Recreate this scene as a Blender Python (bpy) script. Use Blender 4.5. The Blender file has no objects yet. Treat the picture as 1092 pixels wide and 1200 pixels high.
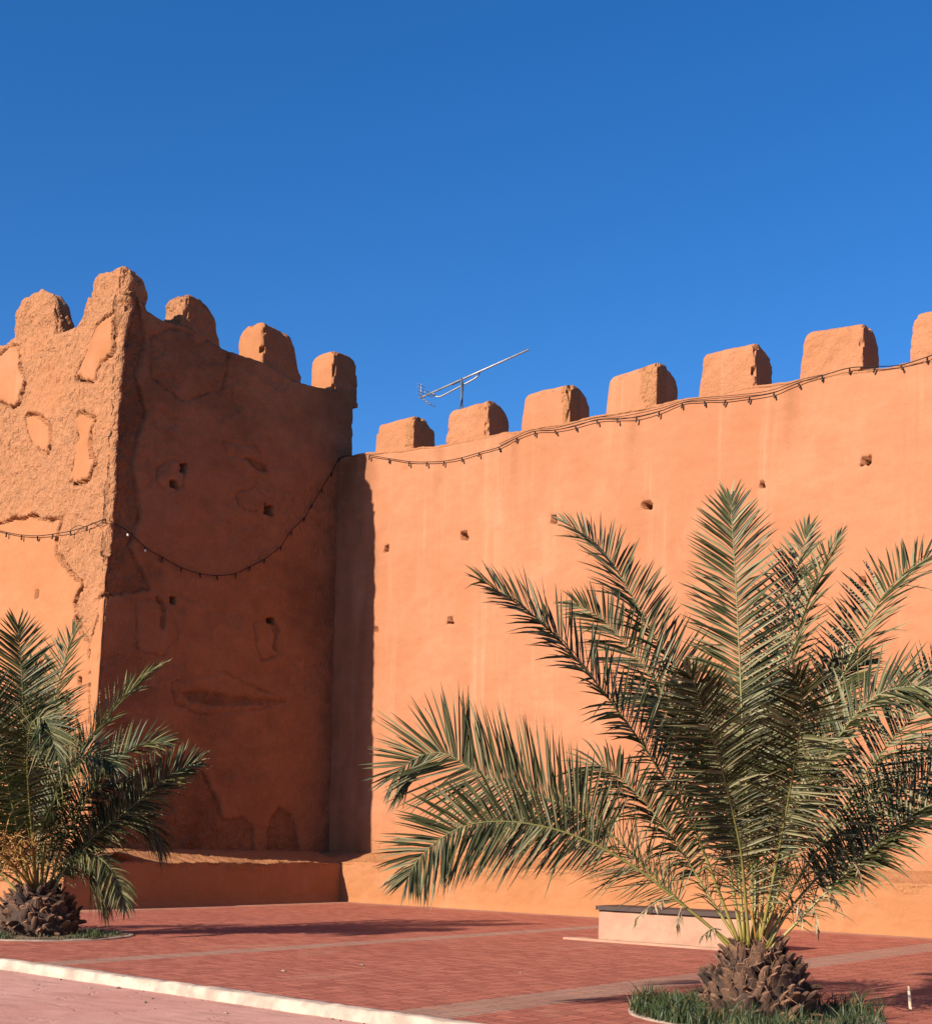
import bpy, bmesh, math, random
from mathutils import Vector, Matrix, noise
random.seed(7)
sc = bpy.context.scene
COL = sc.collection
PI = math.pi

# ------------------------------------------------------------------ camera geometry
F = 1690.0          # focal length in photo pixels (photo is 1092 x 1200)
PX, PY = 546.0, 980.0
H = 1.6
ROLL = math.atan(0.0231)
CA, SA = math.cos(ROLL), math.sin(ROLL)
CAM = Vector((0, 0, H))

def ray(u, v):
    du, dv = u - PX, v - PY
    x = du * CA + dv * SA
    y = -du * SA + dv * CA
    return Vector((x / F, 1.0, -y / F))

def onz(u, v, z=0.0):
    r = ray(u, v)
    t = (z - H) / r.z
    return Vector((r.x * t, t, z))

def onplane(u, v, p, n):
    r = ray(u, v)
    t = (p - CAM).dot(n) / r.dot(n)
    return CAM + r * t

def aty(u, v, Y):
    r = ray(u, v)
    return CAM + r * Y

E1 = Vector((0.794, -0.608, 0)).normalized()     # along the rampart, towards the camera
E2 = Vector((0.608, 0.794, 0)).normalized()      # into the rampart
UP = Vector((0, 0, 1))
W_LIT, W_SH, W_WALL = 1.45, 1.20, 0.9              # widths of the clay bench in front of the walls
PB = onz(398, 1056.6)
O = PB + E2 * W_WALL - E1 * W_SH                 # inner corner of rampart and tower, on the ground
DT = 7.30                                        # how far the tower stands out
A = O - E2 * DT                                  # outer tower corner on the ground
BATTER = 0.055                                   # lean of the lit tower face
THICK = 1.15                                     # rampart thickness

def on_wall(u, v):
    p = onplane(u, v, O, -E2)
    return (p - O).dot(E1), p.z
def on_shade(u, v):
    p = onplane(u, v, O, E1)
    return (p - A).dot(E2), p.z                  # distance from the outer corner
def on_lit(u, v):
    p = onplane(u, v, A, Vector((-E2.x, -E2.y, BATTER)).normalized())
    return -(p - A).dot(E1), p.z                 # distance from the outer corner

# ------------------------------------------------------------------ helpers
def link(o):
    COL.objects.link(o)
    return o

def tag(o, label=None, cat=None, group=None, kind=None):
    if label: o['label'] = label
    if cat: o['category'] = cat
    if group: o['group'] = group
    if kind: o['kind'] = kind
    return o

def empty(name, loc, label, cat, group=None):
    o = bpy.data.objects.new(name, None)
    o.empty_display_size = 0.3
    o.location = loc
    link(o)
    return tag(o, label, cat, group)

def mesh_obj(name, verts, faces, mats, parent=None, smooth=False, attrs=None, fmat=None):
    me = bpy.data.meshes.new(name)
    off = parent.matrix_basis.translation.copy() if parent is not None and parent.parent is None else None
    if parent is not None:
        off = Vector(parent.location)
        q = parent.parent
        while q is not None:
            off += Vector(q.location); q = q.parent
        verts = [Vector(v) - off for v in verts]
    me.from_pydata([tuple(v) for v in verts], [], faces)
    if not isinstance(mats, (list, tuple)): mats = [mats]
    for m in mats: me.materials.append(m)
    if fmat is not None:
        me.polygons.foreach_set('material_index', fmat)
    if smooth:
        me.polygons.foreach_set('use_smooth', [True] * len(me.polygons))
    if attrs:
        for k, vals in attrs.items():
            a = me.attributes.new(k, 'FLOAT', 'POINT')
            a.data.foreach_set('value', vals)
    me.update()
    o = bpy.data.objects.new(name, me)
    link(o)
    if parent is not None: o.parent = parent
    return o

def world_origin(o, loc):
    """move a top-level mesh's origin to loc"""
    o.data.transform(Matrix.Translation(-Vector(loc)))
    o.location = loc

def fbm(p, s, oct=3):
    return noise.fractal(Vector(p) * s, 0.9, 2.1, oct)

def sstep(a, b, x):
    t = min(1, max(0, (x - a) / (b - a)))
    return t * t * (3 - 2 * t)

def interp(pts, x):
    if x <= pts[0][0]: return pts[0][1]
    for (x0, y0), (x1, y1) in zip(pts, pts[1:]):
        if x <= x1:
            return y0 + (y1 - y0) * (x - x0) / max(1e-9, x1 - x0)
    return pts[-1][1]

def sd_poly(px, py, poly):
    """signed distance, negative inside; also returns the x of the nearest boundary point"""
    d = 1e18; inside = False; bx = 0
    n = len(poly)
    for i in range(n):
        x0, y0 = poly[i]; x1, y1 = poly[(i + 1) % n]
        ex, ey = x1 - x0, y1 - y0
        t = max(0, min(1, ((px - x0) * ex + (py - y0) * ey) / (ex * ex + ey * ey + 1e-12)))
        qx, qy = x0 + ex * t, y0 + ey * t
        dd = (px - qx) ** 2 + (py - qy) ** 2
        if dd < d: d = dd; bx = qx
        if (y0 > py) != (y1 > py) and px < x0 + (py - y0) * ex / (y1 - y0): inside = not inside
    d = math.sqrt(d)
    return (-d if inside else d), bx

def bbox_far(px, py, box, m):
    return px < box[0] - m or px > box[1] + m or py < box[2] - m or py > box[3] + m

def make_box(poly):
    xs = [p[0] for p in poly]; ys = [p[1] for p in poly]
    return (min(xs), max(xs), min(ys), max(ys))

def spline(pts, n):
    """Catmull-Rom through pts, n samples evenly spaced in length"""
    P = [Vector(p) for p in pts]
    P = [P[0] * 2 - P[1]] + P + [P[-1] * 2 - P[-2]]
    out = []
    for i in range(1, len(P) - 2):
        p0, p1, p2, p3 = P[i - 1], P[i], P[i + 1], P[i + 2]
        for k in range(16):
            t = k / 16
            out.append(0.5 * ((2 * p1) + (p2 - p0) * t + (2 * p0 - 5 * p1 + 4 * p2 - p3) * t * t + (3 * p1 - p0 - 3 * p2 + p3) * t ** 3))
    out.append(P[-2])
    cum = [0]
    for a, b in zip(out, out[1:]): cum.append(cum[-1] + (b - a).length)
    res = []; j = 0
    for k in range(n):
        d = cum[-1] * k / (n - 1)
        while j < len(cum) - 2 and cum[j + 1] < d: j += 1
        t = (d - cum[j]) / max(1e-9, cum[j + 1] - cum[j])
        res.append(out[j].lerp(out[j + 1], min(1, max(0, t))))
    return res, cum[-1]

def tube(verts, faces, path, radii, seg=6):
    n = len(path)
    base = len(verts)
    ref = Vector((0.13, 0.21, 1)).normalized()
    for i, p in enumerate(path):
        t = (path[min(n - 1, i + 1)] - path[max(0, i - 1)]).normalized()
        a = t.cross(ref)
        if a.length < 0.05: a = t.cross(Vector((1, 0, 0)))
        a.normalize(); b = t.cross(a)
        r = radii[i] if isinstance(radii, (list, tuple)) else radii
        for k in range(seg):
            an = 2 * PI * k / seg
            verts.append(p + a * math.cos(an) * r + b * math.sin(an) * r)
    for i in range(n - 1):
        for k in range(seg):
            k2 = (k + 1) % seg
            faces.append((base + i * seg + k, base + i * seg + k2, base + (i + 1) * seg + k2, base + (i + 1) * seg + k))
    faces.append(tuple(base + k for k in range(seg))[::-1])
    faces.append(tuple(base + (n - 1) * seg + k for k in range(seg)))

# ------------------------------------------------------------------ materials
def new_mat(name):
    m = bpy.data.materials.new(name); m.use_nodes = True
    nt = m.node_tree
    return m, nt, nt.nodes['Principled BSDF']

def N(nt, typ, **kw):
    n = nt.nodes.new(typ)
    for k, v in kw.items():
        if k.startswith('i_'):
            key = k[2:]
            n.inputs[int(key) if key.isdigit() else key.replace('_', ' ')].default_value = v
        else: setattr(n, k, v)
    return n

KA = 0.85      # common scale of every base colour, set against the exposure
def mixc(nt, fac, a, b, blend='MIX'):
    n = nt.nodes.new('ShaderNodeMix'); n.data_type = 'RGBA'; n.blend_type = blend
    for sock, val in ((n.inputs[0], fac), (n.inputs[6], a), (n.inputs[7], b)):
        if hasattr(val, 'is_linked') or isinstance(val, bpy.types.NodeSocket): nt.links.new(val, sock)
        elif isinstance(val, (int, float)): sock.default_value = val
        else: sock.default_value = (*[x * KA for x in val], 1)
    return n.outputs[2]

def math_n(nt, op, a, b=None, c=None, clamp=False):
    n = nt.nodes.new('ShaderNodeMath'); n.operation = op; n.use_clamp = clamp
    for i, val in enumerate((a, b, c)):
        if val is None: continue
        if isinstance(val, bpy.types.NodeSocket): nt.links.new(val, n.inputs[i])
        else: n.inputs[i].default_value = val
    return n.outputs[0]

def mrange(nt, v, a, b, c=0.0, d=1.0):
    n = nt.nodes.new('ShaderNodeMapRange'); n.interpolation_type = 'SMOOTHSTEP'
    nt.links.new(v, n.inputs[0])
    for i, x in enumerate((a, b, c, d)): n.inputs[i + 1].default_value = x
    return n.outputs[0]

def noise_n(nt, vec, scale, detail=4, rough=0.55, dist=0.0):
    n = N(nt, 'ShaderNodeTexNoise', i_Scale=scale, i_Detail=detail, i_Roughness=rough, i_Distortion=dist)
    nt.links.new(vec, n.inputs['Vector'])
    return n.outputs['Fac']

def mapping(nt, vec, scale=(1, 1, 1), rot=(0, 0, 0), loc=(0, 0, 0)):
    n = nt.nodes.new('ShaderNodeMapping')
    nt.links.new(vec, n.inputs['Vector'])
    n.inputs['Scale'].default_value = scale; n.inputs['Rotation'].default_value = rot; n.inputs['Location'].default_value = loc
    return n.outputs[0]

ANG = math.atan2(E1.y, E1.x)

def adobe_material(name, plaster, plaster2, mud, mud2, streak=0.35):
    """clay render over rammed earth; attribute 'mud' = 1 where the render has come off, 'stain_shade' = dark damp marks and painted shade"""
    m, nt, b = new_mat(name)
    L = nt.links.new
    geo = nt.nodes.new('ShaderNodeNewGeometry')
    pos = mapping(nt, geo.outputs['Position'], rot=(0, 0, -ANG), scale=(1, 1, 1))
    mud_a = N(nt, 'ShaderNodeAttribute', attribute_name='mud').outputs['Fac']
    stain_shade_a = N(nt, 'ShaderNodeAttribute', attribute_name='stain_shade').outputs['Fac']
    big = noise_n(nt, pos, 0.45, 5, 0.6)
    mid = noise_n(nt, mapping(nt, pos, (1, 1, 1.7)), 2.3, 6, 0.62, 0.4)
    fine = noise_n(nt, pos, 28, 4, 0.6)
    col = mixc(nt, mrange(nt, big, 0.32, 0.68), plaster, plaster2)
    col = mixc(nt, mrange(nt, mid, 0.35, 0.75, 0, 0.4), col, tuple(c * 0.82 for c in plaster2))
    # horizontal trowel / lift bands
    band = noise_n(nt, mapping(nt, pos, (0.25, 0.25, 5.0)), 1.6, 4, 0.6)
    col = mixc(nt, mrange(nt, band, 0.45, 0.75, 0, 0.28), col, tuple(c * 0.84 for c in plaster))
    # washed-out patches
    wp = noise_n(nt, mapping(nt, pos, (1, 1, .7), loc=(11, 3, 5)), 0.7, 6, 0.62, 0.5)
    col = mixc(nt, mrange(nt, wp, 0.50, 0.72, 0, 0.42), col, (0.47, 0.225, 0.13))
    # pale lime runs
    st = noise_n(nt, mapping(nt, pos, (1.9, 1.9, 0.10)), 1.0, 5, 0.7, 0.2)
    st2 = noise_n(nt, mapping(nt, pos, (9, 9, 0.3)), 1.0, 3, 0.6)
    stm = math_n(nt, 'MULTIPLY', mrange(nt, st, 0.50, 0.80), mrange(nt, st2, 0.2, 0.75), clamp=True)
    stm = math_n(nt, 'MULTIPLY', stm, streak)
    col = mixc(nt, stm, col, (0.50, 0.275, 0.165))
    # dark rain runs
    dk = noise_n(nt, mapping(nt, pos, (5.2, 5.2, 0.2), loc=(31, 7, 0)), 1.0, 4, 0.65)
    col = mixc(nt, mrange(nt, dk, 0.62, 0.8, 0, 0.3), col, tuple(c * 0.62 for c in plaster2))
    # mud
    mn = noise_n(nt, pos, 5.0, 5, 0.6)
    mn2 = noise_n(nt, pos, 34, 3, 0.6)
    mc = mixc(nt, mrange(nt, mn, 0.3, 0.7), mud, mud2)
    mc = mixc(nt, mrange(nt, mn2, 0.56, 0.76, 0, 0.3), mc, tuple(c * 0.5 for c in mud2))
    col = mixc(nt, mud_a, col, mc)
    col = mixc(nt, mrange(nt, fine, 0.3, 0.8, 0, 0.18), col, tuple(c * 0.6 for c in mud2))
    col = mixc(nt, math_n(nt, 'MULTIPLY', stain_shade_a, mrange(nt, mid, 0.2, 0.6, 0.6, 1.0)), col, tuple(c * 0.26 for c in mud))
    L(col, b.inputs['Base Color'])
    b.inputs['Roughness'].default_value = 0.93
    b.inputs['Specular IOR Level'].default_value = 0.15
    # relief
    rel_p = math_n(nt, 'ADD', math_n(nt, 'MULTIPLY', mid, 0.012), math_n(nt, 'MULTIPLY', fine, 0.004))
    mn3 = noise_n(nt, mapping(nt, pos, (1, 1, .8), loc=(3, 1, 9)), 8.5, 2, 0.5, 1.6)
    rel_m = math_n(nt, 'ADD', math_n(nt, 'MULTIPLY', mn, 0.045), math_n(nt, 'MULTIPLY', mn2, 0.009))
    rel_m = math_n(nt, 'ADD', rel_m, math_n(nt, 'MULTIPLY', mrange(nt, mn3, 0.30, 0.64), 0.034))
    rel = math_n(nt, 'ADD', rel_p, math_n(nt, 'MULTIPLY', rel_m, mud_a))
    bp = nt.nodes.new('ShaderNodeBump'); bp.inputs['Strength'].default_value = 0.8; bp.inputs['Distance'].default_value = 1.0
    L(rel, bp.inputs['Height']); L(bp.outputs[0], b.inputs['Normal'])
    return m

PLAS = (0.425, 0.180, 0.094); PLAS2 = (0.385, 0.154, 0.075)
MUD = (0.315, 0.148, 0.062); MUD2 = (0.375, 0.162, 0.068)
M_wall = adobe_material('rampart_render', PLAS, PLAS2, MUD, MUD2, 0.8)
M_tower = adobe_material('tower_render', (0.41, 0.168, 0.076), (0.35, 0.138, 0.056), (0.325, 0.148, 0.070), (0.385, 0.168, 0.080), 0.35)
M_bench = adobe_material('clay_bench_render', (0.395, 0.168, 0.075), (0.34, 0.138, 0.055), MUD, MUD2, 0.1)

def simple(name, col, rough=0.6, metal=0.0, var=0.15, scale=12, bump=0.0, spec=0.4):
    m, nt, b = new_mat(name)
    tc = nt.nodes.new('ShaderNodeTexCoord')
    n = noise_n(nt, tc.outputs['Object'], scale, 5, 0.6)
    c = mixc(nt, mrange(nt, n, 0.3, 0.7), tuple(x * (1 - var) for x in col), tuple(min(1, x * (1 + var)) for x in col))
    nt.links.new(c, b.inputs['Base Color'])
    b.inputs['Roughness'].default_value = rough; b.inputs['Metallic'].default_value = metal
    b.inputs['Specular IOR Level'].default_value = spec
    if bump:
        bp = nt.nodes.new('ShaderNodeBump'); bp.inputs['Distance'].default_value = bump
        nt.links.new(n, bp.inputs['Height']); nt.links.new(bp.outputs[0], b.inputs['Normal'])
    return m

M_cable = simple('black_cable', (0.016, 0.013, 0.012), 0.8, spec=0.15)
M_lamp = simple('lamp_socket_black', (0.014, 0.012, 0.011), 0.8, spec=0.15)
M_bulb = simple('lamp_glass', (0.035, 0.028, 0.025), 0.4, spec=0.3)
M_bulbw = simple('lamp_glass_white', (0.85, 0.8, 0.75), 0.3)
M_alu = simple('aluminium_tube', (0.34, 0.32, 0.30), 0.5, 0.4, 0.2, 6)
M_mast = simple('mast_steel', (0.12, 0.12, 0.13), 0.5, 0.5)
M_kerbw = simple('white_kerb_paint', (0.41, 0.305, 0.235), 0.85, 0, 0.26, 4, 0.014)
M_ring = simple('pale_edging_concrete', (0.27, 0.195, 0.145), 0.9, 0, 0.25, 8, 0.01)
M_soil = simple('dry_soil', (0.20, 0.125, 0.075), 0.95, 0, 0.35, 9, 0.05)
M_benchp = simple('pink_washed_block', (0.37, 0.20, 0.13), 0.85, 0, 0.14, 3, 0.006)
M_benchtop = simple('dark_seat_slab', (0.05, 0.028, 0.022), 0.7, 0, 0.2, 5, 0.004)
M_stone = simple('pebble', (0.30, 0.20, 0.15), 0.9, 0, 0.4, 20, 0.01)
M_stake = simple('bleached_wood', (0.60, 0.46, 0.33), 0.8, 0, 0.2, 20)
M_stalk = simple('orange_stalk', (0.30, 0.135, 0.022), 0.6, 0, 0.3, 6)
M_dead = simple('withered_leaf', (0.30, 0.22, 0.12), 0.8, 0, 0.4, 6)

def leaf_material(name, dark, light, pale):
    m, nt, b = new_mat(name)
    L = nt.links.new
    t = N(nt, 'ShaderNodeAttribute', attribute_name='tint').outputs['Fac']
    c = mixc(nt, mrange(nt, t, 0, 0.75), dark, light)
    c = mixc(nt, mrange(nt, t, 0.8, 1.0), c, pale)
    L(c, b.inputs['Base Color'])
    b.inputs['Roughness'].default_value = 0.52
    b.inputs['Specular IOR Level'].default_value = 0.32
    tr = nt.nodes.new('ShaderNodeBsdfTranslucent')
    L(mixc(nt, 0.5, c, (0.08, 0.10, 0.015)), tr.inputs['Color'])
    mx = nt.nodes.new('ShaderNodeMixShader'); mx.inputs[0].default_value = 0.14
    out = nt.nodes['Material Output']
    L(b.outputs[0], mx.inputs[1]); L(tr.outputs[0], mx.inputs[2]); L(mx.outputs[0], out.inputs['Surface'])
    return m
M_leaf = leaf_material('palm_leaflet', (0.024, 0.028, 0.008), (0.068, 0.070, 0.022), (0.27, 0.24, 0.125))
M_leafL = leaf_material('palm_leaflet_green', (0.022, 0.032, 0.008), (0.054, 0.066, 0.018), (0.20, 0.17, 0.07))
M_grass = leaf_material('grass_blade', (0.022, 0.042, 0.014), (0.05, 0.075, 0.026), (0.16, 0.14, 0.06))

def rachis_material():
    m, nt, b = new_mat('palm_rachis')
    t = N(nt, 'ShaderNodeAttribute', attribute_name='along').outputs['Fac']
    c = mixc(nt, mrange(nt, t, 0.0, 0.30), (0.26, 0.20, 0.045), (0.20, 0.19, 0.05))
    c = mixc(nt, mrange(nt, t, 0.4, 1.0), c, (0.15, 0.145, 0.055))
    nt.links.new(c, b.inputs['Base Color']); b.inputs['Roughness'].default_value = 0.45
    return m
M_rachis = rachis_material()

def husk_material():
    m, nt, b = new_mat('palm_husk')
    L = nt.links.new
    t = N(nt, 'ShaderNodeAttribute', attribute_name='tint').outputs['Fac']
    tc = nt.nodes.new('ShaderNodeTexCoord')
    n = noise_n(nt, mapping(nt, tc.outputs['Object'], (1, 1, 0.35)), 30, 5, 0.65)
    c = mixc(nt, t, (0.030, 0.014, 0.008), (0.30, 0.145, 0.078))
    c = mixc(nt, mrange(nt, n, 0.45, 0.7, 0, 0.6), c, (0.06, 0.034, 0.02))
    L(c, b.inputs['Base Color']); b.inputs['Roughness'].default_value = 0.9
    bp = nt.nodes.new('ShaderNodeBump'); bp.inputs['Distance'].default_value = 0.02
    L(n, bp.inputs['Height']); L(bp.outputs[0], b.inputs['Normal'])
    return m
M_husk = husk_material()

# ------------------------------------------------------------------ masonry
HOLES = [(543, 628, .20, .19), (648, 608, .15, .17), (758, 592, .19, .17), (893, 567, .12, .14), (1014, 540, .16, .14),
         (527, 727, .17, .16), (1010, 681, .15, .15), (453, 643, .14, .14), (441, 738, .12, .12)]
holes_w = [(*on_wall(u, v), w, h) for u, v, w, h in HOLES]

def hole_depth(s, z, holes, depth=0.85):
    for (hs, hz, w, h) in holes:
        w *= 0.98; h *= 0.98
        if abs(s - hs) < 0.6 and abs(z - hz) < 0.6:
            j = 0.03 * noise.noise(Vector((s * 9, z * 9, hs)))
            dx = abs(s - hs) - w / 2 + j + 0.25 * (z - hz) * (1 if hs > 0 else 0) * 0.3
            dz = abs(z - hz) - h / 2 + j
            d = max(dx, dz)
            if d < 0: return depth
            if d < 0.07: return 0.012 * (1 - d / 0.07)
    return 0.0

# ---- rampart (right wall)
ZB = 0.0
wall_top = [on_wall(u, v) for u, v in ((398, 536), (437, 529), (512, 521), (597, 505.5), (690, 488), (795, 467.5), (905, 448), (1030, 430), (1092, 419))]
WT = [(0, wall_top[0][1])] + wall_top
SEND = 25.0
def wall_top_z(s):
    return interp(WT, s) + 0.035 * fbm((s, 3, 1), 1.7, 3)

WALL = empty('rampart_wall', O + E1 * (SEND / 2), 'long sunlit orange clay rampart with squat battlements running right from the tower', 'wall')
def build_wall():
    ss = []
    s = -0.25
    while s < 15.3:
        ss.append(s); s += 0.033
    while s <= SEND:
        ss.append(s); s += 0.25
    for hs, hz, hw, hh in holes_w:
        for e in (-.5, .5):
            ss += [hs + e * hw - 0.004, hs + e * hw + 0.004]
    ss.sort()
    nz = 400
    rows = [('f', k / nz) for k in range(nz)]
    rows += [('t', d) for d in (0.0, 0.03, 0.09, 0.3, 0.7, THICK - 0.06, THICK)] + [('b', 0.6), ('b', 0.0)]
    V = []; mud = []; stain_shade = []
    for s in ss:
        zt = wall_top_z(s)
        for kind, q in rows:
            if kind == 'f':
                z = ZB + (zt - 0.05 - ZB) * q
                d = -0.028 * fbm((s, z, 0), 0.55, 2) - 0.010 * fbm((s, z, 5), 2.6, 3)
                hd = hole_depth(s, z, holes_w); d += hd
                mk = 0.0
                if z > zt - 1.3: mk = 0.25 * sstep(0.1, 0.6, fbm((s, z, 9), 0.9, 3)) * sstep(zt - 1.3, zt - 0.2, z)
                # a low rubbed band just above the bench
                mk = max(mk, 0.35 * sstep(2.2, 1.2, z + 0.5 * fbm((s, 2, 2), 0.8, 3)))
                st = 0.0
                for gs in (0.35, 3.15, 8.35, 5.3, 11.9):   # water marks that start at the gaps
                    wv = abs(s - gs - 0.05 * noise.noise(Vector((gs, z * 1.3, 0))))
                    ln = 2.2 + 1.8 * noise.noise(Vector((gs * 3, 0, 0)))
                    if wv < 0.22 and z > zt - ln:
                        st = max(st, 0.22 * (1 - wv / 0.22) * sstep(zt - ln, zt, z))
                # damp streaks in the inner corner; their tone also deepens the tower's shade there
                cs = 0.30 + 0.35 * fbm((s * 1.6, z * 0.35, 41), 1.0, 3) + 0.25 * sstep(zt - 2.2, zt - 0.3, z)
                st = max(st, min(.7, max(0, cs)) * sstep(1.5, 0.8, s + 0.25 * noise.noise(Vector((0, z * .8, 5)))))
                if hd > .3: mk = 1.0; st = 1.0     # old scaffold holes: bare earth, darkened inside to paint their shade
                V.append(O + E1 * s + E2 * d + UP * z); mud.append(mk); stain_shade.append(st)
            elif kind == 't':
                z = zt - (0.05 if q == 0 else 0.012 if q == 0.03 else 0 if q < THICK else 0.1)
                z += 0.02 * fbm((s, q, 4), 3.0, 3)
                V.append(O + E1 * s + E2 * (q + 0.0) + UP * z); mud.append(0.6); stain_shade.append(0)
            else:
                V.append(O + E1 * s + E2 * THICK + UP * (zt * q)); mud.append(0.5); stain_shade.append(0)
    nr = len(rows); Fc = []
    for i in range(len(ss) - 1):
        for j in range(nr - 1):
            a = i * nr + j
            Fc.append((a, a + nr, a + nr + 1, a + 1))
    last = (len(ss) - 1) * nr
    Fc.append(tuple(last + j for j in range(nr)))
    return mesh_obj('wall', V, Fc, M_wall, WALL, True, {'mud': mud, 'stain_shade': stain_shade})
build_wall()

def merlon(parent, org, da, db, L, D, ha, gb, taper_l, taper_r, mat, mudf, rough=0.02, sink=0.18, seed=0, rnd=0.07, front_in=0.012, label=None, shadef=None):
    """battlement: org = ground-plan front left corner at its base, da = along, db = backwards.
    ha(a) = height along the length, gb(b) = factor across the depth."""
    na = max(10, int(L / 0.045)); nb = max(10, int(D / 0.05)); nh = 26
    V = []; idx = {}; Fc = []; mud = []; stain_shade = []
    def pt(i, j, k):
        key = (i, j, k)
        if key in idx: return idx[key]
        a, b, c = i / na, j / nb, k / nh
        Ht = ha(a) * gb(b)
        z = -sink + (Ht + sink) * c
        zr = max(0, z) / max(0.2, Ht)
        x = a * L
        x += taper_l * zr * (1 - a) - taper_r * zr * a
        y = front_in + b * (D - front_in)
        # round the vertical edges and the arris
        ex = min(a * L, (1 - a) * L); ey = min(b * D, (1 - b) * D); ez = (1 - c) * Ht
        r = rnd * (0.8 + 0.5 * noise.noise(Vector((a * 3 + seed, b * 3, c * 3))))
        def rd(d1, d2):
            if d1 < r and d2 < r:
                q = math.hypot(r - d1, r - d2)
                if q > r * 0.72: return (q - r * 0.72)
            return 0
        cx = 0.5 * L - x; cy = 0.5 * D - y; cz = -1
        off = rd(ex, ez); offy = rd(ey, ez); offxy = rd(ex, ey)
        p = Vector((x, y, z))
        if z > -0.05:
            p.x += math.copysign(off * 0.6, cx); p.z -= off * 0.6
            p.y += math.copysign(offy * 0.6, cy); p.z -= offy * 0.6
            p.x += math.copysign(offxy * 0.6, cx); p.y += math.copysign(offxy * 0.6, cy)
        chip = max(0.0, noise.noise(Vector((p.x * 5 + seed * 7, p.y * 5, p.z * 5))) - 0.12) * 0.17
        if z > -0.05 and chip > 0:
            ne = (ex < 0.05) + (ey < 0.05) + (ez < 0.06)
            if ne >= 2:
                p.x += math.copysign(chip, cx) if ex < .05 else 0
                p.y += math.copysign(chip, cy) if ey < .05 else 0
                p.z -= chip if ez < .06 else 0
        w = org + da * p.x + db * p.y + UP * p.z
        nvec = (da * (-1 if i == 0 else 1 if i == na else 0) + db * (-1 if j == 0 else 1 if j == nb else 0) + UP * (1 if k == nh else 0))
        mv = mudf(a, b, c)
        if nvec.length > 0 and z > -0.05:
            nvec.normalize()
            w = w + nvec * (rough * (0.35 + 0.65 * mv) * fbm(w, 4.5, 4) + rough * 0.7 * fbm(w, 1.4, 2))
        idx[key] = len(V); V.append(w); mud.append(mv); stain_shade.append(shadef(a, b, c) if shadef else 0.0)
        return idx[key]
    def quad(a, b, c, d): Fc.append((a, b, c, d))
    for i in range(na):
        for k in range(nh):
            quad(pt(i, 0, k), pt(i + 1, 0, k), pt(i + 1, 0, k + 1), pt(i, 0, k + 1))
            quad(pt(i + 1, nb, k), pt(i, nb, k), pt(i, nb, k + 1), pt(i + 1, nb, k + 1))
        for j in range(nb):
            quad(pt(i, j, nh), pt(i + 1, j, nh), pt(i + 1, j + 1, nh), pt(i, j + 1, nh))
            quad(pt(i, j + 1, 0), pt(i + 1, j + 1, 0), pt(i + 1, j, 0), pt(i, j, 0))
    for j in range(nb):
        for k in range(nh):
            quad(pt(0, j + 1, k), pt(0, j, k), pt(0, j, k + 1), pt(0, j + 1, k + 1))
            quad(pt(na, j, k), pt(na, j + 1, k), pt(na, j + 1, k + 1), pt(na, j, k + 1))
    o = mesh_obj('battlement', V, Fc, mat, parent, True, {'mud': mud, 'stain_shade': stain_shade})
    o.data.set_sharp_from_angle(angle=math.radians(38))
    if label: o['label'] = label
    return o

# rampart battlements: (left u, top-left v, right u, top-right v, base-mid v, dark end right u, ruggedness)
WM = [(438.5, 499, 484, 487, 524, 510, 0.25, 'front'),
      (522, 483, 571, 469, 514, 597, 0.42, 'front'),
      (610, 463, 666, 450, 498, 692, 0.0, 'edge'),
      (709, 443, 769, 424, 478, 795, 0.0, 'crack'),
      (818, 415, 884, 402, 457, 906, 0.42, 'front'),
      (936, 392, 1011, 378, 438, 1030, 0.42, 'front'),
      (1065, 369, 1150, 352, 412, 1172, 0.41, 'front'),
      (1203, 340, 1295, 322, 386, 1318, 0.2, 'front'),
      (1352, 309, 1450, 290, 358, 1475, 0.45, 'front')]
def prof_wall(b):
    return interp([(0, .90), (.12, .955), (.34, 1.0), (.55, .965), (.8, .86), (.93, .76), (1, .66)], b)
for n, (u0, v0, u1, v1, vb, ue, rug, mode) in enumerate(WM):
    s0, z0 = on_wall(u0, (v0 + vb) / 2); s1, z1 = on_wall(u1, (v1 + vb) / 2)
    zbm = min(wall_top_z(s0), wall_top_z(s1), wall_top_z((s0 + s1) / 2)) - 0.01
    _, zl = on_wall(u0, v0); _, zr = on_wall(u1, v1)
    hl, hr = (zl - zbm) / .92, (zr - zbm) / .92
    Lm = s1 - s0
    def ha(a, hl=hl, hr=hr, n=n):
        h = hl + (hr - hl) * a
        h *= 1 - 0.16 * max(0, 1 - a / 0.10) ** 2 - 0.05 * max(0, (a - 0.92) / 0.08) ** 2
        return h * (1 + 0.02 * noise.noise(Vector((a * 4, n, 0))))
    def mudf(a, b, c, rug=rug, mode=mode, n=n):
        v = rug * (1 if c < 0.96 else 0.8)
        if mode == 'front' and rug > 0.4: v = 0.75 * rug * sstep(0.10, 0.22, c + 0.06 * noise.noise(Vector((a * 6, n, 0))))
        if mode == 'edge': v = 0.9 if a > 0.86 + 0.05 * noise.noise(Vector((c * 6, n, 1))) and b < 0.5 else 0.1
        if mode == 'crack': v = 0.8 if a > 0.70 + 0.35 * max(0, 0.5 - c) and b < .4 and c > .15 else 0.05
        if mode == 'front' and 0.1 < rug < 0.4: v = rug + (0.5 if a > 0.8 and c > .3 else 0)
        return v
    # depth measured from the width of the dark end
    pe = onplane(ue, (v1 + vb) / 2, O + E1 * s1, E1)
    Dm = max(0.55, min(THICK - 0.02, (pe - O).dot(E2)))
    merlon(WALL, O + E1 * s0 + UP * zbm, E1, E2, Lm, Dm, ha, prof_wall, 0.06, 0.0, M_wall, mudf, 0.014 + 0.05 * rug, seed=n, rnd=0.04, front_in=0.02)

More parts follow.
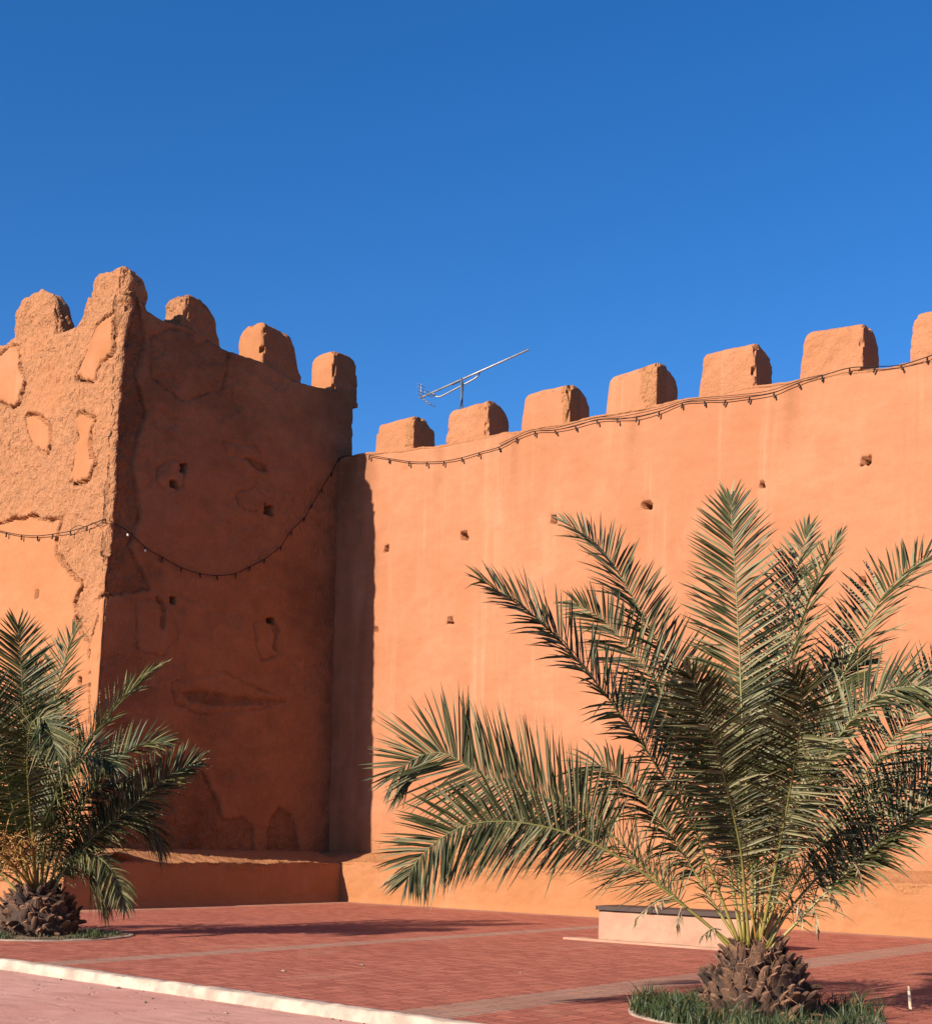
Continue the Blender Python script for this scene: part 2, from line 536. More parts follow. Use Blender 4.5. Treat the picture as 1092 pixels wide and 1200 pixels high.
# ---- tower
TOWER_W = 7.5
TB = 0.50        # how far the tower runs back past the rampart's front
def px_poly(poly, fn): return [fn(u, v) for u, v in poly]
def z1(p): return [(x / 4.445, 290 + y / 4.445) for x, y in p]
def z3(p): return [(x / 4.2875, 560 + y / 4.2875) for x, y in p]
PLASTER = [px_poly(p, on_lit) for p in (
    z1([(-60, 560), (5, 560), (60, 520), (85, 510), (100, 560), (88, 620), (116, 680), (92, 800), (45, 826), (5, 800), (-70, 790)]),
    z1([(500, 400), (540, 375), (582, 350), (578, 545), (520, 590), (488, 680), (440, 694), (385, 670), (440, 570), (468, 490)]),
    z1([(130, 890), (170, 868), (215, 900), (248, 940), (252, 1000), (243, 1070), (200, 1045), (150, 990)]),
    z1([(400, 880), (440, 870), (492, 892), (462, 980), (466, 1090), (492, 1120), (452, 1195), (395, 1225), (360, 1215), (385, 1100), (405, 1000)]),
    z3([(-200, 250), (0, 240), (60, 215), (130, 205), (180, 200), (210, 222), (300, 213), (282, 290), (272, 380), (345, 485), (405, 530), (365, 625), (372, 710), (400, 780), (440, 840), (445, 1060), (440, 3200), (-200, 3200)]),
    z3([(500, 600), (560, 570), (575, 700), (575, 3200), (448, 3200), (452, 1030), (450, 850), (490, 705)]),
)]
PBOX = [make_box(p) for p in PLASTER]
LIT_HOLES = [(*on_lit(43, 697), .11, .15), (*on_lit(93, 798), .10, .12)]
SHADE_HOLES = [(*on_shade(u, v), w, h) for u, v, w, h in ((203, 567, .22, .16), (315, 597, .26, .2), (202, 704, .15, .14), (317, 727, .24, .13), (215, 548, .16, .2))]
LOSS = [px_poly(p, on_shade) for p in (
    [(110, 960), (150, 905), (185, 888), (215, 893), (240, 905), (256, 940), (262, 962), (285, 959), (298, 972), (300, 1040), (110, 1040)],
    [(312, 1040), (316, 962), (328, 947), (342, 955), (350, 985), (352, 1040)],
    [(120, 330), (160, 330), (172, 400), (160, 440), (172, 480), (156, 540), (165, 600), (152, 640), (178, 690), (120, 700)],
    [(215, 812), (240, 808), (270, 815), (330, 820), (330, 824), (262, 828), (225, 822)],
    [(316, 728), (322, 726), (327, 740), (325, 762), (321, 760), (322, 742)],
    [(184, 700), (194, 712), (192, 738), (187, 735), (189, 716)],
    [(288, 536), (308, 541), (314, 552), (302, 549)],
)]
LBOX = [make_box(p) for p in LOSS]
RIMS = [px_poly(p, on_shade) for p in (
    [(186, 548), (203, 536), (215, 548), (214, 570), (198, 578), (184, 566)],
    [(278, 576), (300, 570), (313, 584), (298, 600), (281, 593)],
    [(262, 518), (298, 522), (313, 546), (292, 538), (268, 534)],
    [(176, 440), (214, 470), (262, 455), (270, 410), (246, 398), (200, 384), (178, 396)],
    [(200, 800), (262, 788), (300, 806), (336, 822), (300, 832), (236, 838), (206, 824)],
    [(160, 700), (196, 708), (210, 745), (190, 770), (160, 760)],
    [(296, 730), (318, 724), (330, 745), (326, 768), (306, 775)],
)]
RBOX = [make_box(p) for p in RIMS]
# damp marks under the gaps on the shaded face (below each battlement gap)
SH_STAIN = [(*on_shade(u, v0), on_shade(u, v1)[1], w) for u, v0, v1, w in ((293, 415, 498, .42), (300, 405, 440, .5), (372, 452, 476, .6), (190, 380, 440, .5), (186, 420, 560, .6))]

lit_top_px = [(-60, 408), (5, 404), (14, 396), (70, 390), (86, 383), (93, 376), (98, 364), (102, 347), (150, 345)]
sh_top_px = [(146, 340), (158, 340), (165, 356), (173, 366), (190, 375), (217, 382), (250, 401), (262, 409), (270, 412), (280, 415), (308, 425), (345, 446), (357, 450), (370, 453), (392, 457), (421, 462)]
LT = sorted(on_lit(u, v) for u, v in lit_top_px)
ST = sorted(on_shade(u, v) for u, v in sh_top_px)

TOWER = empty('corner_tower', A - E1 * (TOWER_W / 2) + E2 * (DT / 2), 'tall square clay tower with broken render, its lit side at the left picture edge', 'tower')
ZC = 0.5 * (LT[0][1] + ST[0][1])
def build_tower():
    per = []     # (face, coordinate)
    s = TOWER_W
    lits = []
    while s > 5.0: lits.append(s); s -= 0.3
    while s > 0.001: lits.append(s); s -= 0.028
    per += [('L', x) for x in lits]
    t = 0.0
    LS0 = LS = DT + TB
    while t < LS: per.append(('S', t)); t += 0.038
    per += [('S', LS)]
    k = 0.5
    while k < TOWER_W: per.append(('B', k)); k += 0.5
    per += [('B', TOWER_W)]
    k = 0.5
    while k < LS: per.append(('K', k)); k += 0.5
    nz = 330
    inner = [0.02, 0.12, 0.7, 0.75]
    V = []; mud = []; stain_shade = []
    nrow = nz + 1 + len(inner) + 1
    BK = -TOWER_W
    for face, q in per:
        if face == 'L': zt = interp(LT, q)
        elif face == 'S': zt = interp(ST, BATTER * 12 + (LS - BATTER * 12) * q / LS)
        else: zt = ST[-1][1] if face == 'B' else LT[-1][1]
        if q < 0.5 and face in 'LS': zt = zt
        zt += 0.03 * fbm((q, ord(face), 0), 2.2, 3)
        dlast = 0.0
        for r in range(nrow):
            LS = LS0
            fr = min(1.0, r / nz)
            z = (zt) * fr
            bat = BATTER * z
            LS = LS0 - 0.16 * max(0.0, z - 10.4)
            if face == 'L': p = A - E1 * q + E2 * bat; n = Vector((-E2.x, -E2.y, 0))
            elif face == 'S': p = A + E2 * (bat + (LS - bat) * q / LS); n = E1.copy()
            elif face == 'B': p = A + E2 * LS - E1 * q; n = E2.copy()
            else: p = A + E2 * (LS - (LS - bat) * q / LS) - E1 * TOWER_W; n = -E1
            d = 0.0; mk = 0.4; st = 0.0
            if r <= nz:
                if face == 'L' and q < 5.2:
                    wob = 0.07 * noise.noise(Vector((q * 4, z * 4, 3))) + 0.035 * noise.noise(Vector((q * 12, z * 12, 8)))
                    best = 9.0; bxx = 0
                    for poly, bx in zip(PLASTER, PBOX):
                        if bbox_far(q, z, bx, 0.35): continue
                        sd, xx = sd_poly(q, z, poly)
                        if sd < best: best = sd; bxx = xx
                    sd = best + wob
                    pl = sstep(0.03, -0.03, sd)
                    mk = 1 - pl
                    rough = 0.05 * fbm((q, z, 1), 3.2, 4) + 0.035 * fbm((q, z, 4), 10.0, 3) + 0.05 * fbm((q, z, 2), 0.8, 2)
                    rough += 0.02 * fbm((q, z, 6), 21.0, 2)
                    d = (1 - pl) * (0.03 + rough * (0.6 + 0.4 * noise.noise(Vector((q * .7, z * .7, 2))))) + pl * (0.008 * fbm((q, z, 7), 3.0, 2))
                    if 0.0 < sd < 0.10 and q < bxx + 0.02:      # open gap along the right-hand rim of a render patch
                        d += 0.22 * sstep(0.085, 0.05, sd) * sstep(0.0, 0.015, sd)
                    # partly filled zones where the mud is smoother
                    sm = sstep(0.05, 0.4, fbm((q, z, 13), 0.55, 3))
                    mk *= 1 - 0.5 * sm; d -= (1 - pl) * 0.03 * sm
                    hd = hole_depth(q, z, LIT_HOLES, 0.5); d += hd
                    if hd > .3: mk = 1.0; st = 0.95  # inside of the hole painted dark, as shade
                elif face == 'S':
                    qk = q; q = bat + (LS - bat) * q / LS
                    wob = 0.05 * noise.noise(Vector((q * 4, z * 4, 3))) + 0.025 * noise.noise(Vector((q * 14, z * 14, 8)))
                    best = 9.0
                    for poly, bx in zip(LOSS, LBOX):
                        if bbox_far(q, z, bx, 0.3): continue
                        best = min(best, sd_poly(q, z, poly)[0])
                    bestr = 9.0
                    for poly, bx in zip(RIMS, RBOX):
                        if bbox_far(q, z, bx, 0.3): continue
                        bestr = min(bestr, sd_poly(q, z, poly)[0])
                    ls = sstep(0.03, -0.03, best + wob)
                    fl = fbm((q * 1.0, z * 1.6, 21), 0.5, 4)
                    shallow = sstep(0.22, 0.26, fl)
                    mk = max(ls, 0.55 + shallow * 0.3)  # bare weathered earth; the base level also deepens this side's shade
                    d = 0.03 * fbm((q, z, 7), 0.7, 3) + 0.012 * fbm((q, z, 8), 4, 3) + ls * (0.055 + 0.03 * fbm((q, z, 1), 5, 3)) + shallow * 0.025
                    rim = sstep(0.05, 0.0, abs(min(best, bestr) + wob))
                    st = 0.24 + 0.25 * ls + 0.30 * sstep(-0.1, 0.5, fbm((q, z, 31), 0.33, 4)) + 0.12 * fbm((q, z * 1.5, 37), 1.4, 3) + 0.35 * rim * sstep(-.3, .2, fbm((q, z, 3), 1.9, 2))  # patchy tone, with shade painted in as base level and along rims
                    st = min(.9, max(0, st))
                    d += 0.03 * rim
                    hd = hole_depth(q, z, SHADE_HOLES, 0.5); d += hd
                    if hd > .3: mk = 1.0; st = 0.9  # hole shade painted here too
                    for (ts, tz0, tz1, w) in SH_STAIN:
                        dd = abs(q - ts - 0.06 * noise.noise(Vector((z * 2, ts, 0)))) / (w / 2)
                        if dd < 1 and z < tz0 + 0.3 and z > tz1 - 0.3:
                            st = max(st, 0.38 * (1 - dd) ** 1.5 * sstep(tz1 - 0.3, tz1 + 0.3, z))
                    q = qk
                # weathered corner
                if (face == 'L' or face == 'S') and q < 0.45:
                    zz = noise.noise(Vector((0, 0, z * 1.1))) * 0.5 + 0.5 * noise.noise(Vector((4, 0, z * 4.5)))
                    rc = 0.16 + 0.10 * zz if z > 7.2 else 0.06 + 0.02 * zz
                    rc *= 1 + 0.9 * sstep(zt - 1.0, zt, z)
                    if q < rc:
                        sh = rc * (1 - math.sqrt(max(0, 1 - (1 - q / rc) ** 2)))
                        d += sh
                    if z > 7.2:
                        w1 = sstep(0.45, 0.0, q)
                        n2 = (E1 - E2).normalized()
                        p = p - n2 * w1 * (0.05 * fbm((z, 0, 3), 2.6, 3))
                        mk = max(mk, w1)
                p = p - n * d
                dlast = d
                p = p + UP * z
            else:
                ins = r - nz - 1
                cen = A - E1 * (TOWER_W / 2) + E2 * (LS / 2)
                if ins < len(inner):
                    dist = max(inner[ins], dlast + 0.012 + inner[ins] * 0.5 if ins < 2 else 0)
                    p = p - n * dist
                    # keep the corners square
                    rel = p - cen
                    a1 = max(-(TOWER_W / 2 - dist), min(TOWER_W / 2 - dist, rel.dot(E1)))
                    a2 = max(-(LS / 2 - dist) + bat, min(LS / 2 - dist, rel.dot(E2)))
                    p = cen + E1 * a1 + E2 * a2
                    p = p + UP * (zt + (-0.0 if ins == 0 else 0.02 if ins < 3 else -1.3) + 0.02 * fbm((p.x, p.y, 1), 2.0, 2))
                else:
                    p = cen + UP * (ZC - 1.6)
                mk = 0.8
            V.append(p); mud.append(mk); stain_shade.append(st)
    Fc = []
    npz = len(per)
    for i in range(npz):
        i2 = (i + 1) % npz
        for j in range(nrow - 1):
            Fc.append((i * nrow + j, i2 * nrow + j, i2 * nrow + j + 1, i * nrow + j + 1))
    return mesh_obj('wall', V, Fc, M_tower, TOWER, True, {'mud': mud, 'stain_shade': stain_shade})
build_tower()

def lit_pt(q, z): return A - E1 * q + E2 * (BATTER * z) + UP * z
def sh_pt(q, z): 
    LS = DT + TB; bat = BATTER * z
    return A + E2 * q + UP * z

# tower battlements on the shaded side: (u of left end, u of right end, base z at both, top px list)
def tower_merlon_shade(u0, u1, base_u, base_v, tops, depth, rug, rugend, seed, rnd=0.1):
    q0, _ = on_shade(u0, base_v); q1, _ = on_shade(u1, base_v)
    zb = interp(ST, (q0 + q1) / 2) - 0.06
    zb = min(zb, interp(ST, q0), interp(ST, q1)) - 0.02
    T = sorted(on_shade(u, v) for u, v in tops)
    def ha(a):
        return interp(T, q0 + (q1 - q0) * a) - zb
    # seen from the front the run goes away along E2, depth goes back along -E1
    org = A + E2 * q0 + UP * zb
    def gb(b): return interp([(0, .97), (.2, 1.0), (.6, .99), (.85, .93), (1, .80)], b)
    def mudf(a, b, c): return rugend if a < 0.02 else 0.6
    def shadef(a, b, c): return 0.0 if a < 0.02 else 0.34  # shade painted on all but the lit end, matching the tower face
    return merlon(TOWER, org, E2, -E1, q1 - q0, depth, ha, gb, 0.02, 0.0, M_tower, mudf, 0.05 if rugend > .5 else 0.02, seed=seed, rnd=rnd, front_in=0.035, shadef=shadef)
tower_merlon_shade(217, 263, 0, 385, [(217, 341), (226, 343), (238, 348), (247, 356), (253, 368), (256, 382), (259, 393), (264, 405)], 0.75, 0.3, 1.0, 11)
tower_merlon_shade(308, 357, 0, 415, [(308, 375), (318, 379), (331, 385), (341, 392), (346, 404), (349, 420), (352, 435), (358, 446)], 0.85, 0.2, 0.0, 12, 0.05)
tower_merlon_shade(391, 421, 0, 450, [(391, 409), (400, 411), (411, 415), (418, 421), (422, 436)], 0.80, 0.2, 0.1, 13, 0.05)

# tower battlements on the lit side
def tower_merlon_lit(u0, u1, base_v, tops, depth, seed, rug=0.95, rnd=0.14, gbp=None, tr=0.05):
    q0, _ = on_lit(u0, base_v); q1, _ = on_lit(u1, base_v)
    zb = min(interp(LT, q0), interp(LT, q1), interp(LT, (q0 + q1) / 2)) - 0.1
    T = sorted(on_lit(u, v) for u, v in tops)
    def ha(a): return interp(T, q0 + (q1 - q0) * a) - zb
    org = lit_pt(q0, zb)
    def gb(b): return interp(gbp or [(0, .93), (.2, 1.0), (.6, .98), (.85, .90), (1, .76)], b)
    def mudf(a, b, c): return rug
    return merlon(TOWER, org, E1, E2, q0 - q1, depth, ha, gb, 0.06, tr, M_tower, mudf, 0.05, seed=seed, rnd=rnd, front_in=0.075, sink=0.3)
tower_merlon_lit(11, 66, 385, [(11, 372), (14, 358), (22, 347), (34, 340), (46, 337.5), (56, 341), (63, 350), (66, 362)], 0.6, 15)
tower_merlon_lit(-120, -62, 400, [(-120, 392), (-112, 372), (-90, 362), (-75, 368), (-62, 392)], 0.6, 16)
# the big corner battlement
tower_merlon_lit(100, 142.5, 352, [(100, 338), (103, 324), (108, 318.5), (122, 313), (134, 309), (145, 307)], 0.80, 17, 0.95, 0.20,
                 [(0, .985), (.25, 1.0), (.55, .975), (.75, .90), (.9, .70), (1, .42)], 0.04)

# ---- clay benches at the foot of the walls
BH, BH2 = 0.93, 1.17
def build_plinth(parent, path, name, seed):
    """path: list of (outer point, inward vector * width) along the bench, finely spaced"""
    prof = []
    nzv = 24
    V = []; mud = []; stain_shade = []
    rows = 0
    for i, (p, inw, q) in enumerate(path):
        w = inw.length; n = inw.normalized()
        edge = 0.05 * fbm((q, seed, 0), 1.1, 3) + 0.035 * fbm((q, seed, 3), 5.0, 3)
        hh = BH + 0.03 * fbm((q, seed, 7), 0.6, 2) + edge * 0.7
        col = []
        for k in range(nzv):
            z = (hh - 0.05) * k / (nzv - 1)
            d = 0.05 * z / hh - 0.02 * fbm((q, z, seed), 1.5, 3) - 0.012 * fbm((q, z, seed + 3), 6.0, 3) - 0.03 * sstep(0.12, 0, z)
            cr = sstep(hh - 0.26, hh - 0.05, z)
            mk = 0.10 + 0.80 * cr * sstep(-0.15, 0.2, fbm((q, z, seed + 9), 2.0, 3))
            d += 0.05 * cr * max(0, fbm((q, z, seed + 5), 3.5, 3))
            col.append((d, z, mk))
        for k in range(14):
            t = k / 13
            d = 0.04 + (w + 0.15 - 0.04) * t
            z = hh + (BH2 - hh) * sstep(0, 1, t) * 1.0 + 0.02 * fbm((q, d, seed), 3, 3) + 0.012 * fbm((q, d, seed + 1), 11, 2) - (0.02 if k == 0 else 0)
            col.append((d, z, 0.35))
        rows = len(col)
        for d, z, mk in col:
            V.append(p + n * d + UP * z); mud.append(mk); stain_shade.append(0.0)
    Fc = []
    for i in range(len(path) - 1):
        for j in range(rows - 1):
            a = i * rows + j
            Fc.append((a, a + rows, a + rows + 1, a + 1))
    return mesh_obj(name, V, Fc, M_bench, parent, True, {'mud': mud, 'stain_shade': stain_shade})

# rampart bench, its top meets the tower bench at the inner corner
path = []
s = W_SH - 0.0
sw = 0.02
x = 0.0
while x < SEND:
    path.append((O - E2 * W_WALL + E1 * (x - 0.15), E2 * W_WALL, x)); x += 0.05 if x < 15 else 0.3
build_plinth(WALL, path, 'bench_ledge', 1)
# tower bench: round the outer corner
path = []
x = TOWER_W
CB = A + E1 * W_SH - E2 * W_LIT
while x > 0:
    path.append((A - E2 * W_LIT - E1 * (x - W_SH), E2 * (W_LIT + 0.4), -x)); x -= 0.05 if x < 3.5 else 0.3
for k in range(5):
    an = (k + 0.5) / 5 * PI / 2
    inw = (E2 * math.cos(an) - E1 * math.sin(an))
    wl = 1.0 / max(abs(math.cos(an)) / (W_LIT + .4) , abs(math.sin(an)) / (W_SH + .15))
    path.append((CB + (-E1 * (1 - math.sin(an)) + E2 * (1 - math.cos(an))) * 0.10, inw * wl * 0.9, k * 0.03))
x = 0.1
while x < DT + W_LIT - W_WALL + 0.25:
    path.append((CB + E2 * x, -E1 * W_SH, x + 0.2)); x += 0.05
build_plinth(TOWER, path, 'bench_ledge', 5)

# ------------------------------------------------------------------ ground
M2 = Matrix.Rotation(ANG, 4, 'Z')
def ground_material(name, cols, kind):
    m, nt, b = new_mat(name)
    L = nt.links.new
    tc = nt.nodes.new('ShaderNodeTexCoord')
    o = tc.outputs['Object']
    big = noise_n(nt, o, 0.35, 5, 0.6)
    mid = noise_n(nt, o, 2.5, 5, 0.65)
    fine = noise_n(nt, o, 40, 3, 0.6)
    if kind == 'pavers':
        br = N(nt, 'ShaderNodeTexBrick', offset=0.5, i_Scale=1.0, i_Mortar_Size=0.010, i_Mortar_Smooth=0.3, i_Bias=0.0, i_Brick_Width=0.12, i_Row_Height=0.22)
        wob = nt.nodes.new('ShaderNodeVectorMath'); wob.operation = 'ADD'
        comb = nt.nodes.new('ShaderNodeCombineXYZ')
        sp = nt.nodes.new('ShaderNodeSeparateXYZ'); L(o, sp.inputs[0])
        sw = nt.nodes.new('ShaderNodeCombineXYZ'); L(sp.outputs[1], sw.inputs[0]); L(sp.outputs[0], sw.inputs[1])
        L(sw.outputs[0], wob.inputs[0])
        # interlocking: a small zig-zag of the courses
        zz = math_n(nt, 'MULTIPLY', math_n(nt, 'PINGPONG', sp.outputs[1], 0.12), 0.3)
        L(zz, comb.inputs[1]); L(comb.outputs[0], wob.inputs[1])
        L(wob.outputs[0], br.inputs['Vector'])
        br.inputs['Color1'].default_value = (*[x * KA for x in cols[0]], 1); br.inputs['Color2'].default_value = (*[x * KA for x in cols[1]], 1); br.inputs['Mortar'].default_value = (*[x * KA for x in cols[2]], 1)
        # grey courses
        x = math_n(nt, 'ADD', sp.outputs[0], math_n(nt, 'MULTIPLY', math_n(nt, 'PINGPONG', sp.outputs[1], 0.11), 0.5))
        fac = None
        for c0, c1 in STRIPS:
            f = math_n(nt, 'MULTIPLY', math_n(nt, 'GREATER_THAN', x, c0), math_n(nt, 'LESS_THAN', x, c1))
            fac = f if fac is None else math_n(nt, 'MAXIMUM', fac, f)
        g = N(nt, 'ShaderNodeTexBrick', offset=0.5, i_Scale=1.0, i_Mortar_Size=0.006, i_Brick_Width=0.12, i_Row_Height=0.22)
        L(wob.outputs[0], g.inputs['Vector'])
        g.inputs['Color1'].default_value = (0.235, 0.125, 0.09, 1); g.inputs['Color2'].default_value = (0.30, 0.165, 0.115, 1); g.inputs['Mortar'].default_value = (0.17, 0.09, 0.065, 1)
        col = mixc(nt, fac, br.outputs['Color'], g.outputs['Color'])
        # sand blown against the wall foot and along the kerb
        sand = math_n(nt, 'MULTIPLY', mrange(nt, sp.outputs[1], -1.75, -0.95), mrange(nt, mid, 0.25, 0.6, 0.3, 0.85))
        s2 = math_n(nt, 'MULTIPLY', mrange(nt, sp.outputs[0], 2.3, 1.35), mrange(nt, sp.outputs[1], -9.6, -8.6))
        sand = math_n(nt, 'MAXIMUM', sand, math_n(nt, 'MULTIPLY', s2, mrange(nt, mid, 0.25, 0.6, 0.35, 0.9)))
        dust = noise_n(nt, mapping(nt, o, (1, .35, 1)), 0.9, 5, 0.65)
        sand = math_n(nt, 'MAXIMUM', sand, mrange(nt, dust, 0.56, 0.78, 0, 0.45))
        col = mixc(nt, sand, col, (0.42, 0.235, 0.15))
        hgt = br.outputs['Fac']
    else:
        col = mixc(nt, mrange(nt, big, 0.3, 0.7), cols[0], cols[1])
        v = N(nt, 'ShaderNodeTexVoronoi', feature='DISTANCE_TO_EDGE', i_Scale=1.1)
        nv = nt.nodes.new('ShaderNodeVectorMath'); nv.operation = 'ADD'
        nn = N(nt, 'ShaderNodeTexNoise', i_Scale=1.5, i_Detail=4); L(o, nn.inputs['Vector'])
        L(o, nv.inputs[0]); L(nn.outputs['Color'], nv.inputs[1]); L(nv.outputs[0], v.inputs['Vector'])
        blot = noise_n(nt, mapping(nt, o, (0.5, 2.2, 1)), 3.2, 5, 0.7)
        col = mixc(nt, mrange(nt, blot, 0.42, 0.72, 0, 0.6), col, tuple(c * 0.62 for c in cols[0]))
        crack = math_n(nt, 'MULTIPLY', mrange(nt, v.outputs['Distance'], 0.0, 0.035, 1, 0), mrange(nt, mid, 0.4, 0.65))
        col = mixc(nt, math_n(nt, 'MULTIPLY', crack, 0.6), col, cols[2])
        hgt = crack
    col = mixc(nt, mrange(nt, mid, 0.45, 0.8, 0, 0.4), col, tuple(min(1, c * 1.3) for c in cols[1]))
    col = mixc(nt, mrange(nt, big, 0.5, 0.75, 0, 0.35), col, tuple(c * 0.75 for c in cols[0]))
    col = mixc(nt, mrange(nt, fine, 0.4, 0.8, 0, 0.25), col, tuple(c * 0.6 for c in cols[0]))
    L(col, b.inputs['Base Color']); b.inputs['Roughness'].default_value = 0.85
    b.inputs['Specular IOR Level'].default_value = 0.25
    bp = nt.nodes.new('ShaderNodeBump'); bp.inputs['Distance'].default_value = 0.006
    hh = math_n(nt, 'ADD', math_n(nt, 'MULTIPLY', hgt, -1.0), math_n(nt, 'MULTIPLY', fine, 0.6))
    L(hh, bp.inputs['Height']); L(bp.outputs[0], b.inputs['Normal'])
    return m

def e_coord(u, v):
    p = onz(u, v) - O
    return p.dot(E1), p.dot(E2)
_s1 = [e_coord(u, v)[0] for u, v in ((100, 1124), (366, 1109.6), (541, 1100), (672, 1089))]
_s2 = [e_coord(u, v)[0] for u, v in ((511, 1187), (649, 1170), (738, 1156), (1092, 1112))]
print('strip1', [round(a, 2) for a in _s1], 'strip2', [round(a, 2) for a in _s2])
m1 = sum(_s1) / 4; m2 = sum(_s2) / 4
STRIPS = [(m1 - 0.22, m1 + 0.22), (m2 - 0.34, m2 + 0.34), (2 * m2 - m1 - 0.3, 2 * m2 - m1 + 0.3)]
M_pave = ground_material('red_pavers', [(0.275, 0.070, 0.042), (0.42, 0.132, 0.082), (0.18, 0.056, 0.036)], 'pavers')
M_road = ground_material('pink_pavement', [(0.47, 0.215, 0.165), (0.56, 0.30, 0.24), (0.20, 0.105, 0.08)], 'flat')
M_earth = ground_material('dark_earth', [(0.10, 0.068, 0.048), (0.13, 0.09, 0.062), (0.07, 0.05, 0.035)], 'flat')

# kerb line on the ground
K0 = onz(0, 1127); K1 = onz(540, 1203)
KD = (K1 - K0).normalized(); KN = Vector((KD.y, -KD.x, 0))      # KN points to the camera side
if KN.dot(-K0) < 0: KN = -KN
def sheet(name, pts, z, mat):
    v = [M2.inverted() @ (Vector((p.x, p.y, z)) - Vector((O.x, O.y, 0))) for p in pts]
    me = bpy.data.meshes.new(name); me.from_pydata([tuple(a) for a in v], [], [tuple(range(len(v)))])
    me.materials.append(mat)
    o = bpy.data.objects.new(name, me); link(o)
    o.location = (O.x, O.y, 0); o.rotation_euler = (0, 0, ANG)
    o['kind'] = 'structure'
    return o
KE = [K0 - KD * 60, K0 + KD * 60]
sheet('ground', [Vector((-900, -900, 0)), Vector((900, -900, 0)), Vector((900, 900, 0)), Vector((-900, 900, 0))], -0.135, M_earth)
sheet('plaza_pavement', [KE[0], KE[1], KE[1] + E2 * 60 + E1 * 10, KE[0] + E2 * 60], 0.0, M_pave)
sheet('road', [KE[0] + KN * 8, KE[1] + KN * 8, KE[1] + KN * 0.0, KE[0] + KN * 0.0], -0.085, M_road)

def build_kerb():
    V = []; Fc = []
    prof0 = [(-0.22, -0.02), (-0.205, 0.014), (-0.12, 0.024), (0.0, 0.026), (0.02, 0.018), (0.035, -0.01), (0.05, -0.06), (0.06, -0.13)]
    x = -20.0; k = 0
    xs = []
    while x < 22: xs.append(x); x += 0.04
    for x in xs:
        for d, z in prof0:
            n1 = 0.020 * fbm((x, d, 0), 2.2, 3) + 0.012 * fbm((x, z * 6, 9), 9, 3)
            jt = abs((x + 0.05 * math.sin(x * 3)) % 1.0 - 0.5)
            if jt < 0.03: n1 -= 0.014
            if z < 0.02: n1 -= 0.035 * max(0, fbm((x, 5, 2), 3.3, 3) - .15)
            V.append(K0 + KD * x + KN * (d + n1) + UP * (z + 0.5 * n1))
    nr = len(prof0)
    for i in range(len(xs) - 1):
        for j in range(nr - 1):
            a = i * nr + j; Fc.append((a, a + 1, a + nr + 1, a + nr))
    o = mesh_obj('kerb', V, Fc, M_kerbw, None, True)
    world_origin(o, K0); o['kind'] = 'structure'
build_kerb()

# loose stones along the kerb
def pebble(name, loc, r, sd):
    bm = bmesh.new(); bmesh.ops.create_icosphere(bm, subdivisions=2, radius=1)
    for v in bm.verts:
        n1 = 1 + 0.35 * noise.noise(v.co * 1.4 + Vector((sd, 0, 0)))
        v.co = Vector((v.co.x * r * n1 * 1.3, v.co.y * r * n1, max(-0.5, v.co.z) * r * n1 * 0.7 + r * 0.33))
    me = bpy.data.meshes.new(name); bm.to_mesh(me); bm.free(); me.materials.append(M_stone)
    o = bpy.data.objects.new(name, me); link(o); o.location = loc
    return o
rp = random.Random(3)
protos = []
spots = []
for k in range(20):
    x = 0.3 + rp.random() * 8.8
    spots.append(K0 + KD * x + KN * (0.10 + rp.random() ** 2 * 0.9) + UP * -0.083)
pl = [onz(u, v) + UP * 0.002 for u, v in ((332, 1139), (424, 1132), (527, 1163), (282, 1103), (610, 1141))]
first = None
for i, p in enumerate(spots + pl):
    if first is None: o = pebble('loose_stone', p, 0.015, 1); first = o
    else:
        o = first.copy(); link(o); o.location = p
    o.rotation_euler = (0, 0, rp.random() * 6.28); sc_ = 0.6 + rp.random() * 0.9; o.scale = (sc_, sc_, sc_ * 0.9)
    on_road = i < len(spots)
    tag(o, 'small brown stone lying on the pink road at the foot of the white kerb' if on_road else 'small pale stone lying alone on the red paving of the plaza', 'stone',
        'stones along the white kerb' if on_road else 'stones on the red paving')

